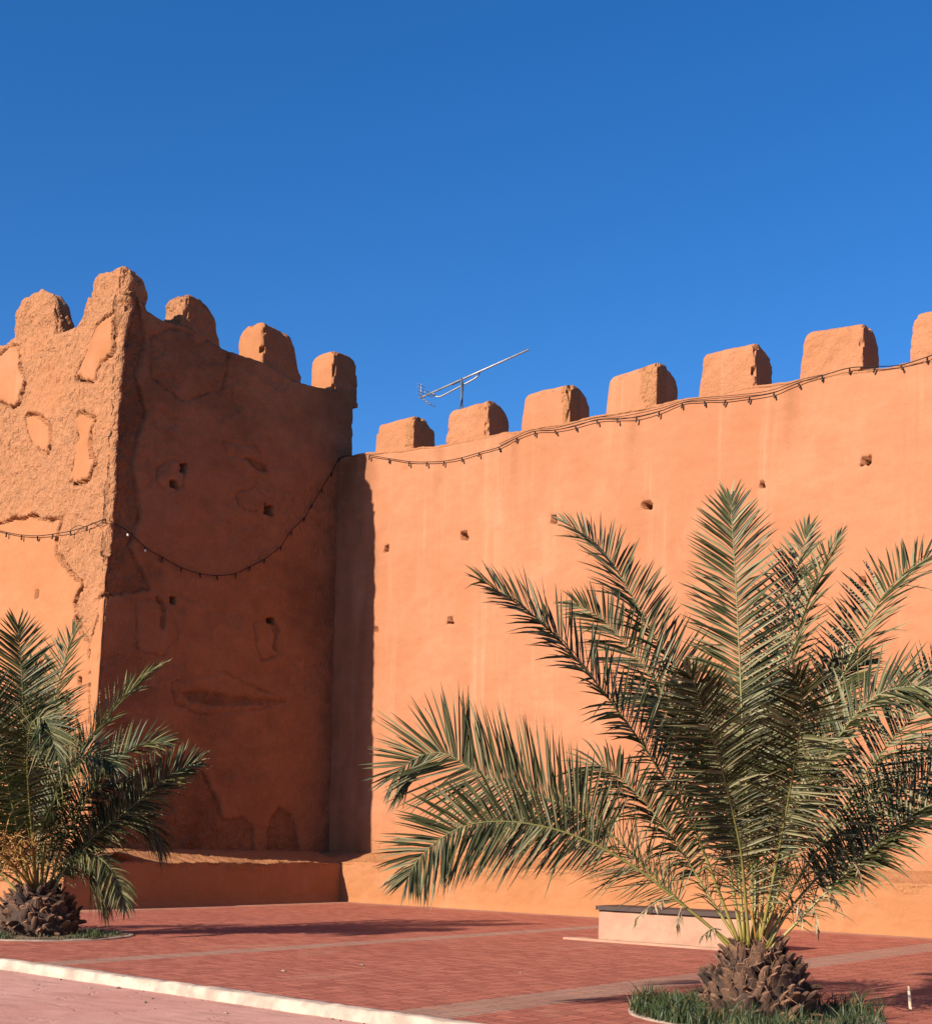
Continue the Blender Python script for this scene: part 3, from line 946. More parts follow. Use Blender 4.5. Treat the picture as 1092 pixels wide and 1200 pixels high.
# ------------------------------------------------------------------ low block seat in front of the rampart
def build_seat():
    p0 = onz(700, 1103); L = 2.75; D = 0.62; Ht = 0.56
    t = empty('block_seat', p0, 'low pink washed block seat with thin dark top, half hidden behind the right palm', 'bench')
    def block(name, a0, a1, b0, b1, z0, z1, mat, rr, seed):
        na, nb, nh = 50, 14, 10
        V = []; idx = {}; Fc = []
        def pt(i, j, k):
            if (i, j, k) in idx: return idx[(i, j, k)]
            x = a0 + (a1 - a0) * i / na; y = b0 + (b1 - b0) * j / nb; z = z0 + (z1 - z0) * k / nh
            p = p0 + E1 * x + E2 * y + UP * z
            q = rr * fbm((x, y, z + seed), 2.5, 3)
            n = E1 * ((i == na) - (i == 0)) + E2 * ((j == nb) - (j == 0)) + UP * (1 if k == nh else 0)
            if n.length > 1.1: q -= 0.012
            if n.length: n.normalize()
            idx[(i, j, k)] = len(V); V.append(p + n * q)
            return idx[(i, j, k)]
        for i in range(na):
            for k in range(nh):
                Fc.append((pt(i, 0, k), pt(i + 1, 0, k), pt(i + 1, 0, k + 1), pt(i, 0, k + 1)))
                Fc.append((pt(i + 1, nb, k), pt(i, nb, k), pt(i, nb, k + 1), pt(i + 1, nb, k + 1)))
            for j in range(nb):
                Fc.append((pt(i, j, nh), pt(i + 1, j, nh), pt(i + 1, j + 1, nh), pt(i, j + 1, nh)))
        for j in range(nb):
            for k in range(nh):
                Fc.append((pt(0, j + 1, k), pt(0, j, k), pt(0, j, k + 1), pt(0, j + 1, k + 1)))
                Fc.append((pt(na, j, k), pt(na, j + 1, k), pt(na, j + 1, k + 1), pt(na, j, k + 1)))
        return mesh_obj(name, V, Fc, mat, t, True)
    block('block', 0, L, 0, D, 0, Ht - 0.07, M_benchp, 0.016, 1)
    block('seat_slab', -0.03, L + 0.03, -0.05, D + 0.02, Ht - 0.069, Ht, M_benchtop, 0.006, 4)
    block('footing', -0.55, L - 0.3, -0.16, -0.004, 0.0, 0.035, M_benchp, 0.012, 8)
build_seat()

# ------------------------------------------------------------------ string lights
def lamp_mesh(white=False):
    V = []; Fc = []; fm = []
    prof = [(0.0, 0.0), (0.020, 0.0), (0.026, -0.03), (0.028, -0.075), (0.022, -0.08), (0.030, -0.10), (0.034, -0.125), (0.026, -0.155), (0.008, -0.168), (0.0, -0.17)]
    seg = 8
    for r, z in prof:
        for k in range(seg): V.append(Vector((r * math.cos(2 * PI * k / seg), r * math.sin(2 * PI * k / seg), z)))
    for i in range(len(prof) - 1):
        for k in range(seg):
            k2 = (k + 1) % seg
            Fc.append((i * seg + k, (i + 1) * seg + k, (i + 1) * seg + k2, i * seg + k2)); fm.append(0 if i < 4 else 1)
    me = bpy.data.meshes.new('lamp'); me.from_pydata([tuple(v) for v in V], [], Fc)
    me.materials.append(M_lamp); me.materials.append(M_bulbw if white else M_bulb)
    me.polygons.foreach_set('material_index', fm); me.polygons.foreach_set('use_smooth', [True] * len(fm))
    return me
LAMP = lamp_mesh(); LAMPW = lamp_mesh(True)
rl = random.Random(11)
def light_string(pts, label, whites=(), second=None, lamps=None, rad=0.0095):
    root = empty('string_lights', pts[0], label, 'lights')
    V = []; Fc = []
    path, ln = spline(pts, max(40, len(pts) * 8))
    tube(V, Fc, path, rad, 5)
    if second:
        p2, _ = spline(second, 60)
        tube(V, Fc, p2, rad * 0.7, 5)
    mesh_obj('cable', V, Fc, M_cable, root, True)
    for i, p in enumerate(pts):
        if lamps is not None and i not in lamps: continue
        o = bpy.data.objects.new('lamp', LAMPW if i in whites else LAMP); link(o)
        o.parent = root; o.location = p - Vector(root.location) + Vector((0, 0, -0.005))
        o.scale = (.65, .65, .65); o.rotation_euler = (rl.uniform(-.35, .35), rl.uniform(-.35, .35), 0)
        if i in whites: o['label'] = 'pale lamp bulb'
    return root
def wpt(u, v, off=0.06):
    s, z = on_wall(u, v); return O + E1 * s + UP * z - E2 * off
def spt(u, v, off=0.06):
    return onplane(u, v, O + E1 * off, E1)
def lpt(u, v, off=0.06):
    q, z = on_lit(u, v); return lit_pt(q, z) - E2 * off
ws = [(435, 534), (458, 538), (481.5, 541.5), (502, 542), (522.5, 541), (543, 537), (563.6, 531), (586.7, 524.5), (608, 513.5), (629, 506), (652, 504.5), (676, 500), (701, 492.5), (725, 491), (748, 489.5), (774, 483), (801, 473), (827, 470.5), (852, 469.5), (880, 466), (908, 461), (937, 449.5), (965, 441), (997, 432), (1027, 430.6), (1057, 428.5), (1088, 419), (1118, 408), (1150, 402)]
ws2 = [(586, 521), (608, 511), (625, 504), (652, 502), (701, 490), (727, 489), (774, 479.5), (801, 470.5), (823, 467), (880, 462), (908, 457), (942, 445), (965, 440)]
light_string([wpt(*p) for p in ws], 'long black string of lamps looped along the rampart just below its battlements', second=[wpt(u, v, 0.05) for u, v in ws2])
shp = [(131, 611), (149, 622), (170, 641), (190, 653), (212, 665), (234, 672), (254, 674.5), (276, 672), (293, 664), (310, 655), (329, 640), (341, 622), (357, 606), (366, 590.5), (377, 572.5), (389, 553), (399, 536), (418, 535)]
sp_ = [lpt(*shp[0])] + [spt(*p) for p in shp[1:17]] + [wpt(418, 535)]
light_string(sp_, 'drooping string of lamps hanging across the shaded side of the tower', whites=(1, 2), lamps=set(range(1, 17)))
lp = [(-70, 590), (-45, 602), (-22, 613), (-6, 620), (10.5, 624.5), (28, 627.5), (46.6, 628.5), (65, 626.5), (85, 623), (105, 617), (126, 608.5)]
light_string([lpt(*p) for p in lp], 'black string of lamps sagging across the sunlit side of the tower', second=[lpt(u, v, .07) for u, v in ((85, 622), (95, 616.5), (104, 618), (113, 613), (118, 616), (127, 608))])

# ------------------------------------------------------------------ tv antenna
def build_antenna():
    sm, zm = on_wall(541, 505)
    base = O + E1 * (sm + 0.02) + E2 * 0.55
    # base on the rampart top behind the second battlement: put the foot where the mast's line meets the depth
    Yd = base.y
    base = aty(541.5, 500, base.y); 
    zt = wall_top_z((Vector((base.x, base.y, 0)) - O).dot(E1))
    base = Vector((base.x, base.y, zt - 0.02))
    root = empty('television_antenna', base, 'thin aluminium television antenna tilted up to the right above the second battlement', 'antenna')
    Y = base.y
    def P(u, v, dy=0): return aty(u, v, Y + dy)
    top = P(541, 443)
    V = []; Fc = []; tube(V, Fc, [base, (base + top) / 2, top], 0.028, 8); mesh_obj('mast', V, Fc, M_mast, root, True)
    b0 = P(493, 466, 0.6); b1 = P(619.5, 409.5, -0.9)
    V = []; Fc = []; tube(V, Fc, [b0, b0.lerp(b1, .5), b1], 0.021, 6); mesh_obj('boom', V, Fc, M_alu, root, True)
    V = []; Fc = []
    pts = [P(507, 459.5, .5), P(510, 464, .5), P(516, 464.5, .42), P(530, 457.5, .2), P(548, 448, -.05), P(557, 443, -.12), P(561.5, 438, -.15), P(562, 434.5, -.2)]
    pp, _ = spline(pts, 24); tube(V, Fc, pp, 0.018, 6); mesh_obj('support_arm', V, Fc, M_alu, root, True)
    bd = (b1 - b0).normalized()
    side = bd.cross(UP).normalized(); upn = side.cross(bd).normalized()
    for k in range(2):
        V = []; Fc = []
        sg = 1 if k == 0 else -1
        for j in range(4):
            c = b0 + (upn * sg + bd * (.25 if sg > 0 else .9)) * (0.05 + 0.075 * j)
            tube(V, Fc, [c - side * 0.16, c, c + side * 0.16], 0.008, 5)
        a = b0 + upn * sg * 0.0; b = b0 + (upn * sg + bd * (.25 if sg > 0 else .9)) * .32
        tube(V, Fc, [a, a.lerp(b, .5), b], 0.012, 5)
        mesh_obj('reflector', V, Fc, M_alu, root, True)
    V = []; Fc = []
    wv, _ = spline([b0.lerp(b1, .3) - UP * .03, top - UP * .12 + Vector((.04, -.03, 0)), base.lerp(top, .5) + Vector((-.035, -.03, 0)), base + Vector((.03, -.04, .02)), base + Vector((.15, .5, .06))], 24)
    tube(V, Fc, wv, 0.007, 5); mesh_obj('cable', V, Fc, M_cable, root, True)
    V = []; Fc = []
    for j in range(14):
        c = b0.lerp(b1, 0.10 + 0.88 * j / 13) + upn * 0.02
        tube(V, Fc, [c - side * 0.11, c, c + side * 0.11], 0.003, 4)
    mesh_obj('director_rods', V, Fc, M_alu, root, True)
    V = []; Fc = []
    c = b0.lerp(b1, 0.08)
    loop = [c + side * (0.18 * math.cos(t)) + upn * (0.05 * math.sin(t)) for t in [2 * PI * k / 16 for k in range(17)]]
    tube(V, Fc, loop, 0.009, 5); mesh_obj('dipole', V, Fc, M_alu, root, True)
build_antenna()

# ------------------------------------------------------------------ palms
def frond(root, pts, mat, seed, face=0.5, ll=0.5, bare=0.22, npair=70, rr=0.02, droop=0.10, fan=1.0, spread=0.30, pale=0.30, lw=0.0105):
    npair = int(npair * 1.75)
    rd = random.Random(seed)
    path, _ = spline(pts, 60)
    n = len(path)
    def at(t):
        x = t * (n - 1); i = min(n - 2, int(x)); return path[i].lerp(path[i + 1], x - i)
    # rachis
    V = []; Fc = []
    rad = [rr * (1.25 if i < 3 else 1) * (1 - 0.85 * (i / (n - 1)) ** 0.8) + 0.002 for i in range(n)]
    Rv = []; Rf = []
    tube(Rv, Rf, path[::2], rad[::2], 6)
    along = []
    for i in range(0, n, 2): along += [i / (n - 1)] * 6
    tint = []
    for k in range(npair):
        u = (k + rd.random() * 0.5) / npair
        t = bare * 0.45 + (1 - bare * 0.45) * u
        spine = t < bare
        p = at(t)
        T = (at(min(1, t + .02)) - at(max(0, t - .02))).normalized()
        up = (UP - T * UP.dot(T))
        toC = (CAM - p).normalized(); tc = toC - T * toC.dot(T)
        if up.length < .05: up = tc.copy()
        Nn = (up.normalized() * (1 - face) + tc.normalized() * face)
        Nn = (Nn - T * Nn.dot(T)).normalized()
        B = T.cross(Nn).normalized()
        tt = (t - bare) / (1 - bare)
        for sd in (-1, 1):
            if rd.random() < 0.03: continue
            if spine and rd.random() < 0.35: continue
            if spine:
                ln = ll * (0.25 + 0.45 * rd.random()) * (0.5 + t / bare); al = math.radians(30 + 50 * rd.random()); w = 0.006
            else:
                ln = ll * interp([(0, .45), (.12, .72), (.35, 1.0), (.65, .95), (.85, .74), (1, .36)], tt) * (0.86 + 0.26 * rd.random())
                al = math.radians(interp([(0, 72), (.3, 62), (.7, 52), (.92, 40), (1, 14)], tt) + rd.uniform(-6, 6)) * fan
                w = lw * (0.8 + 0.4 * rd.random())
            be = rd.choice((0.1, spread, spread * 1.6)) + rd.uniform(-.15, .15)
            side = B * sd * math.cos(be) + Nn * math.sin(be)
            d = (T * math.cos(al) + side * math.sin(al)).normalized()
            wv = d.cross(Nn)
            if wv.length < 0.1: wv = d.cross(T)
            wv.normalize()
            # turn the blade about its own axis
            tw = rd.uniform(-.7, .7)
            nn = wv.cross(d).normalized()
            wv = (wv * math.cos(tw) + nn * math.sin(tw)).normalized()
            nn = wv.cross(d).normalized()
            ti = rd.random() if rd.random() > pale else 0.85 + 0.15 * rd.random()  # pale share: glossy highlights and light undersides put into the tint
            dr = droop * (0.4 + 1.2 * rd.random())
            if rd.random() < 0.035: dr += rd.uniform(.2, .5); ti = rd.uniform(.82, 1)
            if rd.random() < 0.03: ln *= rd.uniform(.35, .7)
            base = len(V)
            for f, ww in ((0, .55), (.33, 1.0), (.7, .72), (1.0, .06)):
                c = p + d * (ln * f) - UP * (dr * ln * f * f)
                V.append(c - wv * w * ww + nn * w * ww * 0.45); V.append(c - nn * 0.0); V.append(c + wv * w * ww + nn * w * ww * 0.45)
                tint += [ti] * 3
            for q in range(3):
                a = base + q * 3
                Fc.append((a, a + 1, a + 4, a + 3)); Fc.append((a + 1, a + 2, a + 5, a + 4))
    fo = mesh_obj('frond', V, Fc, mat, root, False, {'tint': tint})
    fo.data.name = 'frond_leaflets'
    ro = mesh_obj('rachis', Rv, Rf, M_rachis, fo, True, {'along': along})
    return fo

def palm_trunk(root, c, prof, seed, nrow, ncol, bw, bh):
    """husk: core of revolution plus spiralling cut leaf bases"""
    rd = random.Random(seed)
    V = []; Fc = []; tint = []
    seg = 28
    for i, (r, z) in enumerate(prof):
        for k in range(seg):
            an = 2 * PI * k / seg
            rr_ = r * 0.93 * (1 + 0.06 * noise.noise(Vector((math.cos(an) * 2, math.sin(an) * 2, z * 5 + seed))))
            V.append(c + Vector((rr_ * math.cos(an), rr_ * math.sin(an), z))); tint.append(0.05)  # dark core: shade of the gaps put into the tint
    for i in range(len(prof) - 1):
        for k in range(seg):
            k2 = (k + 1) % seg
            Fc.append((i * seg + k, i * seg + k2, (i + 1) * seg + k2, (i + 1) * seg + k))
    Fc.append(tuple((len(prof) - 1) * seg + k for k in range(seg)))
    zs = [z for r, z in prof]; rz = [(z, r) for r, z in prof]
    z0, z1_ = zs[0], zs[-1]
    for i in range(nrow):
        for k in range(ncol):
            fz = (i + rd.uniform(-.4, .4)) / (nrow - 0.5)
            z = z0 + (z1_ - z0) * max(0, fz)
            an = 2 * PI * (k + 0.5 * (i % 2) + rd.uniform(-.3, .3)) / ncol
            r = interp(rz, z)
            er = Vector((math.cos(an), math.sin(an), 0)); et = Vector((-math.sin(an), math.cos(an), 0))
            tw = rd.uniform(-.6, .6)
            et = (et * math.cos(tw) + (UP * .8 + er * .2) * math.sin(tw)).normalized()
            up = (UP * rd.uniform(.8, 1.1) + er * rd.uniform(.1, .8) + et * rd.uniform(-.45, .45)).normalized()
            if rd.random() < .15: up = (UP * .3 + er).normalized()
            out = (er - up * er.dot(up)).normalized()
            p = c + er * (r * 0.84) + UP * z
            ln = bh * rd.uniform(.55, 1.35); wb = bw * rd.uniform(.55, 1.1); th = bw * rd.uniform(.16, .30)
            b = len(V); ti = min(1, max(0, rd.gauss(.42, .32)))
            secs = [(0, 1.1, 1.2, 0), (.45, 1.0, .95, .008), (.85, .78, .7, .022), (1.0, .5 * rd.uniform(.6, 1.3), .5, .035)]
            for f, wf, tf, bulge in secs:
                cc = p + up * ln * f + out * bulge
                for sx, sy in ((-1, 0.0), (-.55, .85), (0, 1.0), (.55, .85), (1, 0.0), (0, -.45)):
                    V.append(cc + et * (wb / 2 * wf * sx) + out * (th * tf * sy)); tint.append(ti * (0.35 + 0.65 * f) + (0.25 if f == 1 else 0))  # stub bases darkened as gap shade, cut ends paler
            for q in range(3):
                for m in range(6):
                    m2_ = (m + 1) % 6
                    Fc.append((b + q * 6 + m, b + q * 6 + m2_, b + (q + 1) * 6 + m2_, b + (q + 1) * 6 + m))
            Fc.append(tuple(b + 18 + m for m in range(6)))
            # fibres
            if rd.random() < .9:
                for _ in range(4):
                    q0 = p + up * ln * rd.uniform(.5, 1) + et * rd.uniform(-.5, .5) * wb + out * th
                    q1 = q0 + Vector((rd.uniform(-.11, .11), rd.uniform(-.11, .11), rd.uniform(-.10, .14)))
                    bb = len(V)
                    wv = et * rd.uniform(.003, .008)
                    V += [q0 - wv, q0 + wv, q1]; tint += [.8, .8, .9]; Fc.append((bb, bb + 1, bb + 2))
    return mesh_obj('trunk', V, Fc, M_husk, root, False, {'tint': [min(1, t) for t in tint]})

def strands(root, c, dirs, mat, name, seed, n=14, ln=0.35, r=0.006):
    rd = random.Random(seed)
    for (d, L) in dirs:
        V = []; Fc = []
        d = Vector(d).normalized()
        mid = c + d * L * .6; end = c + d * L + UP * (-0.05)
        pp, _ = spline([c, mid, end], 8); tube(V, Fc, pp, [r * 2.2 - i * r * .12 for i in range(8)], 5)
        for k in range(n):
            s0 = pp[-1].lerp(pp[-3], rd.random())
            v = (d + Vector((rd.uniform(-1, 1), rd.uniform(-1, 1), rd.uniform(-.9, .5))) * .8).normalized()
            L2 = ln * rd.uniform(.5, 1.1)
            q, _ = spline([s0, s0 + v * L2 * .5 + UP * .02, s0 + v * L2 - UP * 0.12], 6)
            tube(V, Fc, q, r * .8, 4)
        mesh_obj(name, V, Fc, mat, root, True)

def withered(root, items, seed):
    """small hanging dead leaflet bunches"""
    rd = random.Random(seed)
    for (p0, p1) in items:
        V = []; Fc = []; 
        pp, _ = spline([p0, p0.lerp(p1, .5) + UP * .04, p1], 12)
        tube(V, Fc, pp, 0.006, 4)
        for i in range(3, 12):
            for sgn in (-1, 1):
                q = pp[i]; v = Vector((rd.uniform(-.5, .5), rd.uniform(-.5, .5), -1)).normalized()
                l = rd.uniform(.05, .14); w = Vector((rd.uniform(-1, 1), rd.uniform(-1, 1), 0)).normalized() * .009
                b = len(V); V += [q - w * .4, q + w * .4, q + v * l * .5 + w, q + v * l * .5 - w, q + v * l]
                Fc += [(b, b + 1, b + 2, b + 3), (b + 3, b + 2, b + 4)]
        mesh_obj('dead_leaf', V, Fc, M_dead, root, False)

# ---- right palm
PR = onz(886, 1192)
YR = PR.y
RPALM = empty('palm_tree', PR, 'large young date palm in front of the sunlit rampart, grey green arching fronds, stubby trunk', 'palm')
palm_trunk(RPALM, PR, [(.46, -.02), (.50, .10), (.50, .19), (.46, .29), (.39, .39), (.31, .48), (.24, .55), (.17, .60)], 5, 13, 18, .15, .15)
def rpath(pts, dy, pw=1.3):
    n = len(pts)
    cum = [0]
    for (a, b), (c, d) in zip(pts, pts[1:]): cum.append(cum[-1] + math.hypot(c - a, d - b))
    out = []
    for (u, v), s in zip(pts, cum):
        t = s / cum[-1]
        if isinstance(dy, (tuple, list)): y = dy[0] + (dy[1] - dy[0]) * t ** pw
        else: y = dy * t ** pw
        out.append(aty(u, v, YR + y))
    return out
RF = [
 # pts, dy, face, leaflet length, bare, npair, extra
 ([(868, 1112), (840, 1040), (812, 968), (782, 918), (740, 855), (680, 778), (628, 724), (566, 681)], -0.7, .45, .50, .20, 92, {}),
 ([(872, 1105), (862, 1000), (835, 880), (797, 790), (770, 752), (741, 700), (707, 646), (664, 613)], .9, .40, .46, .25, 84, {}),
 ([(870, 1108), (850, 1000), (815, 880), (774, 808), (741, 766), (707, 727), (672, 707)], .5, .65, .44, .25, 74, {}),
 ([(882, 1104), (880, 1000), (871, 870), (866, 760), (862, 680), (857, 600), (856, 583)], .25, .96, .48, .25, 92, dict(spread=.12)),
 ([(886, 1104), (890, 960), (900, 850), (915, 740), (930, 680), (948, 618)], .9, .35, .40, .25, 76, {}),
 ([(890, 1106), (900, 960), (913, 840), (928, 765), (943, 718), (964, 666), (984, 628)], .3, .15, .40, .25, 76, {}),
 ([(896, 1108), (918, 1000), (952, 880), (988, 790), (1008, 750), (1031, 704), (1056, 676), (1092, 655), (1128, 668), (1150, 700)], .5, .30, .46, .22, 92, {}),
 ([(893, 1110), (920, 1020), (943, 955), (962, 908), (978, 873), (1003, 837), (1026, 816), (1052, 806), (1092, 808), (1130, 838)], -1.1, .5, .46, .22, 88, dict(droop=.2)),
 ([(878, 1112), (873, 1050), (868, 998), (857, 946), (842, 889), (827, 842), (814, 803), (806, 790)], -1.5, .9, .44, .22, 84, dict(spread=.15)),
 ([(866, 1114), (800, 1060), (740, 1000), (690, 958), (640, 935), (600, 922), (557, 905), (530, 886), (508, 882), (484, 890), (464, 908)], .35, .88, .62, .34, 108, dict(spread=.15, droop=.05)),
 ([(862, 1118), (830, 1085), (795, 1057), (753, 1023), (703, 993), (653, 973), (595, 963), (545, 968), (510, 988), (490, 1008), (477, 1030)], -.5, .80, .48, .36, 90, dict(spread=.2)),
 ([(900, 1116), (935, 1080), (970, 1044), (1008, 1008), (1042, 976), (1085, 946), (1125, 935), (1165, 955)], -.4, .45, .48, .22, 84, dict(droop=.25)),
 ([(897, 1110), (930, 1040), (975, 970), (1020, 900), (1070, 840), (1110, 800), (1160, 775)], .6, .55, .52, .22, 84, {}),
 ([(870, 1112), (830, 1050), (790, 985), (745, 930), (710, 900), (690, 905), (672, 940)], .7, .4, .48, .22, 76, dict(droop=.3)),
 ([(884, 1108), (885, 1020), (880, 940), (878, 880), (880, 830), (890, 790)], 1.0, .7, .46, .25, 76, {}),
 ([(890, 1108), (910, 1010), (925, 930), (935, 870), (940, 820), (930, 790)], -1.6, .75, .44, .25, 76, {}),
 ([(897, 1114), (930, 1060), (985, 1000), (1030, 950), (1075, 915), (1110, 905), (1150, 925)], .5, .65, .50, .22, 84, dict(droop=.2)),
 ([(894, 1108), (915, 1000), (945, 900), (965, 830), (985, 790), (1015, 770)], 1.0, .5, .44, .25, 76, {}),
 ([(876, 1108), (858, 1000), (830, 900), (800, 840), (765, 815), (735, 820)], 1.1, .5, .46, .25, 72, {}),
]
for i, (pts, dy, face, ll, bare, npair, kw) in enumerate(RF):
    frond(RPALM, rpath(pts, dy), M_leaf, 100 + i, face, ll * 1.3, bare + .07, npair, rr=.015, lw=.0118, **kw)
crownR = PR + UP * .56
strands(RPALM, crownR, [((.3, -.2, 1), .5), ((-.2, -.3, 1), .5), ((.5, .2, .8), .5)], M_stalk, 'fruit_stalk', 3, 7, .3, .005)
withered(RPALM, [(aty(790, 1050, YR - .2), aty(744, 1078, YR - .2)), (aty(800, 1062, YR - .3), aty(793, 1085, YR - .3)), (aty(845, 1090, YR - .4), aty(822, 1098, YR - .5)),
                 (aty(950, 1055, YR - .3), aty(959, 1092, YR - .3)), (aty(960, 1040, YR - .2), aty(985, 1064, YR - .2)), (aty(1000, 1012, YR - .4), aty(1012, 1040, YR - .4)), (aty(930, 1060, YR - .4), aty(940, 1075, YR - .4))], 5)

# ---- left palm
PL = onz(42, 1096)
YL = PL.y
LPALM = empty('palm_tree', PL, 'smaller dark green date palm at the foot of the tower, left', 'palm')
palm_trunk(LPALM, PL, [(.58, -.02), (.64, .10), (.63, .26), (.54, .40), (.42, .52), (.30, .60), (.18, .66)], 9, 10, 19, .16, .16)
def lpath(pts, dy, pw=1.3):
    global YR
    keep = YR; YR = YL
    r = rpath(pts, dy, pw); YR = keep
    return r
LF = [
 ([(42, 1052), (36, 980), (31, 910), (28, 870), (26, 800), (21, 733)], -.6, .95, .62, .22, 92, dict(spread=.15)),
 ([(48, 1050), (54, 960), (58, 880), (64, 820), (77, 770), (90, 735)], .5, .25, .55, .22, 80, {}),
 ([(50, 1050), (66, 950), (84, 905), (102, 872), (133, 833), (160, 803), (187, 782)], .3, .25, .58, .2, 88, {}),
 ([(54, 1052), (75, 985), (98, 945), (122, 908), (143, 887), (168, 873), (194, 871)], -.5, .4, .55, .2, 84, {}),
 ([(56, 1054), (82, 1010), (106, 985), (130, 965), (158, 943), (188, 917), (212, 901), (229, 893)], .1, .5, .58, .2, 88, {}),
 ([(44, 1050), (36, 960), (32, 900), (34, 860), (42, 842), (56, 848), (66, 885)], -1.9, .6, .50, .22, 76, dict(droop=.25)),
 ([(50, 1056), (80, 1010), (115, 975), (150, 955), (175, 965), (190, 990)], .7, .5, .50, .22, 72, dict(droop=.4)),
 ([(46, 1054), (70, 1015), (98, 1000), (122, 1010), (138, 1035), (146, 1065)], -.4, .5, .26, .35, 44, dict(droop=.45, pale=.8)),
 ([(36, 1052), (10, 960), (-15, 880), (-40, 800), (-60, 745)], .3, .5, .60, .2, 84, {}),
 ([(34, 1054), (0, 990), (-40, 940), (-80, 905), (-120, 900), (-150, 920)], -.4, .5, .60, .2, 84, {}),
 ([(38, 1052), (20, 970), (5, 900), (-10, 830), (-30, 790)], -.9, .8, .60, .22, 84, {}),
 ([(30, 1056), (-10, 1015), (-50, 990), (-90, 990), (-120, 1020)], .2, .5, .55, .2, 72, dict(droop=.3)),
 ([(46, 1052), (55, 970), (70, 920), (92, 890), (115, 885), (135, 900)], -1.2, .5, .50, .22, 76, dict(droop=.2)),
 ([(48, 1052), (65, 990), (85, 950), (110, 925), (140, 918), (165, 935)], .9, .45, .52, .22, 76, dict(droop=.3)),
 ([(44, 1052), (45, 960), (48, 890), (44, 830), (34, 780)], .8, .8, .55, .22, 84, {}),
 ([(52, 1055), (75, 1020), (98, 1010), (115, 1030), (122, 1060)], .5, .5, .42, .25, 60, dict(droop=.5, pale=.8)),
]
for i, (pts, dy, face, ll, bare, npair, kw) in enumerate(LF):
    frond(LPALM, lpath(pts, dy), M_leafL, 300 + i, face, ll * 1.3, bare + .04, npair, rr=.021, lw=.0135, **kw)
crownL = PL + UP * .6
M_stalk2 = simple('dry_orange_stalk', (0.31, 0.16, 0.04), 0.6, 0, 0.3, 6)
strands(LPALM, crownL, [((-.35, -.7, 1), 1.0), ((-.1, -.8, 1), 1.0), ((-.6, -.6, .9), 1.0), ((.1, -.7, 1), .9), ((-.3, -.8, .7), .85), ((-.7, -.7, .6), .9)], M_stalk2, 'fruit_stalk', 8, 12, .6, .010)

# ---- tree pits: edging ring, soil, grass
def pit(c, r, label, gap=(0, 0)):
    V = []; Fc = []
    seg = 72
    prof = [(r + .05, -.02), (r + .048, .010), (r + .03, .018), (r - .03, .017), (r - .045, .010), (r - .05, -.02)]
    for k in range(seg):
        an = 2 * PI * k / seg
        for rr_, z in prof:
            w = 0.012 * fbm((k * .5, rr_ * 9, z * 9), 1.0, 2)
            V.append(c + Vector(((rr_ + w) * math.cos(an), (rr_ + w) * math.sin(an), z + w)))
    n = len(prof)
    for k in range(seg):
        for j in range(n - 1):
            a = k * n + j; b = ((k + 1) % seg) * n + j
            Fc.append((a, b, b + 1, a + 1))
    o = mesh_obj('pit_edging', V, Fc, M_ring, None, True); world_origin(o, c)
    tag(o, label, 'edging')
    V = []; Fc = []
    ns, nr = 40, 8
    for j in range(nr + 1):
        for k in range(ns):
            an = 2 * PI * k / ns; q = (r - .05) * j / nr
            x, y = q * math.cos(an), q * math.sin(an)
            V.append(c + Vector((x, y, 0.02 + .02 * fbm((x, y, c.x), 3, 3))))
    for j in range(nr):
        for k in range(ns):
            k2 = (k + 1) % ns
            Fc.append((j * ns + k, (j + 1) * ns + k, (j + 1) * ns + k2, j * ns + k2))
    s = mesh_obj('soil', V, Fc, M_soil, None, True); world_origin(s, c); s['kind'] = 'structure'
pit(PR + Vector((0, 0.05, 0)), 1.12, 'round pale edging of the tree pit under the large right palm')
pit(PL + Vector((0.05, 0.1, 0)), 1.30, 'round pale edging of the tree pit under the smaller left palm')

def grass(name, c, r0, r1, n, hmax, label, seed, keep):
    rd = random.Random(seed)
    V = []; Fc = []; tint = []
    done = 0
    while done < n:
        an = rd.random() * 2 * PI; q = r0 + (r1 - r0) * math.sqrt(rd.random())
        p = Vector((q * math.cos(an), q * math.sin(an), 0))
        if not keep(p): 
            done += 0.2; continue
        clump = 0.40 + 0.95 * fbm((p.x, p.y, seed), 2.6, 2)
        if rd.random() > clump + .35: 
            done += .2; continue
        done += 1
        h = hmax * (0.35 + 0.75 * rd.random()) * max(.35, clump + .3)
        ln = Vector((rd.gauss(0, .5), rd.gauss(0, .5), 0)) * h * .75
        w = Vector((rd.uniform(-1, 1), rd.uniform(-1, 1), 0)).normalized() * rd.uniform(.003, .0065)
        b = len(V); ti = rd.random() * .7 if rd.random() < .72 else rd.uniform(.8, 1)
        base = c + p + UP * .02
        for f, ww in ((0, 1), (.4, .9), (.75, .6), (1, .05)):
            q_ = base + UP * (h * (f - .18 * f * f)) + ln * f * f
            V += [q_ - w * ww, q_ + w * ww]; tint += [ti, ti]
        for k in range(3): Fc.append((b + 2 * k, b + 2 * k + 1, b + 2 * k + 3, b + 2 * k + 2))
    o = mesh_obj(name, V, Fc, M_grass, None, False, {'tint': tint}); world_origin(o, c)
    o['kind'] = 'stuff'; o['label'] = label; o['category'] = 'grass'
grass('grass', PR, .46, 1.16, 3600, .26, 'green grass growing round the trunk of the large right palm', 4, lambda p: p.x < .1 or random.random() < .45)
grass('grass', PL, .60, 1.22, 2200, .13, 'thin low grass round the trunk of the smaller left palm', 6, lambda p: p.y < .4)

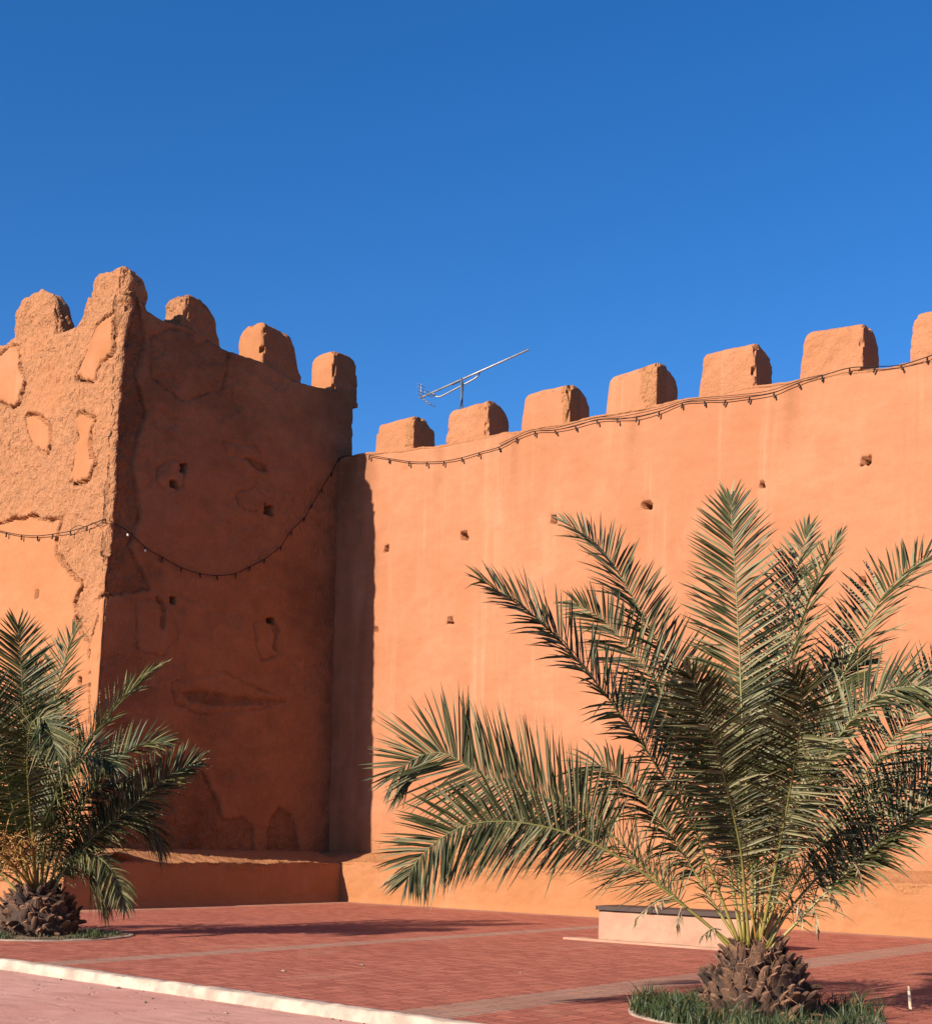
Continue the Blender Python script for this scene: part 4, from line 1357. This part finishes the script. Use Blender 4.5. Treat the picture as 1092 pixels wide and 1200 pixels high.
# bleached stake in the paving right of the palm
def build_stake():
    p = onz(1067, 1183); q = aty(1064.5, 1156, p.y)
    V = []; Fc = []
    n = 6
    pts = [p.lerp(q, i / (n - 1)) for i in range(n)]
    tube(V, Fc, pts, [.017, .016, .016, .015, .014, .009], 7)
    o = mesh_obj('wooden_stake', V, Fc, M_stake, None, False)
    world_origin(o, p); tag(o, 'short bleached wooden stake standing in the paving right of the large palm', 'stake')
build_stake()

# ------------------------------------------------------------------ light
SUN_R = 0.196      # sideways drift of the light along the rampart per metre into it
SUN_EL = math.radians(27.5)
Lh = (E2 + E1 * SUN_R).normalized()
Ld = (Lh * math.cos(SUN_EL) - UP * math.sin(SUN_EL)).normalized()
sun = bpy.data.lights.new('sun', 'SUN'); sun.energy = 5.0; sun.angle = math.radians(0.5); sun.color = (1.0, 0.90, 0.76)
so = bpy.data.objects.new('sun', sun); link(so)
so.rotation_euler = Ld.to_track_quat('-Z', 'Y').to_euler(); so.location = (-30, -30, 30)
w = bpy.data.worlds.new('World'); sc.world = w; w.use_nodes = True
nt = w.node_tree
sky = nt.nodes.new('ShaderNodeTexSky'); sky.sky_type = 'NISHITA'; sky.sun_disc = False
sky.sun_elevation = SUN_EL; sky.sun_rotation = math.atan2(-Lh.x, -Lh.y) % (2 * PI)
sky.altitude = 800; sky.air_density = 1.0; sky.dust_density = 0.9; sky.ozone_density = 3.6
hs = nt.nodes.new('ShaderNodeHueSaturation'); hs.inputs['Saturation'].default_value = 1.30
nt.links.new(sky.outputs[0], hs.inputs['Color'])
tint = nt.nodes.new('ShaderNodeMix'); tint.data_type = 'RGBA'; tint.blend_type = 'MULTIPLY'; tint.inputs[0].default_value = 1.0
tint.inputs[7].default_value = (0.97, 0.97, 1.13, 1)
nt.links.new(hs.outputs[0], tint.inputs[6]); nt.links.new(tint.outputs[2], nt.nodes['Background'].inputs[0])
nt.nodes['Background'].inputs[1].default_value = 0.0714

# ------------------------------------------------------------------ camera
cam = bpy.data.cameras.new('camera'); co = bpy.data.objects.new('camera', cam); link(co)
cam.sensor_fit = 'HORIZONTAL'; cam.sensor_width = 36
cam.lens = F / 1092 * 36
cam.shift_x = 0; cam.shift_y = (PY - 600) / 1092
cam.clip_end = 4000
right = Vector((CA, 0, SA)); up = Vector((-SA, 0, CA)); back = Vector((0, -1, 0))
co.matrix_world = Matrix(((right.x, up.x, back.x, 0), (right.y, up.y, back.y, 0), (right.z, up.z, back.z, H), (0, 0, 0, 1)))
sc.camera = co
sc.view_settings.view_transform = 'Standard'; sc.view_settings.look = 'None'
sc.view_settings.exposure = 1.03; sc.view_settings.gamma = 1.0
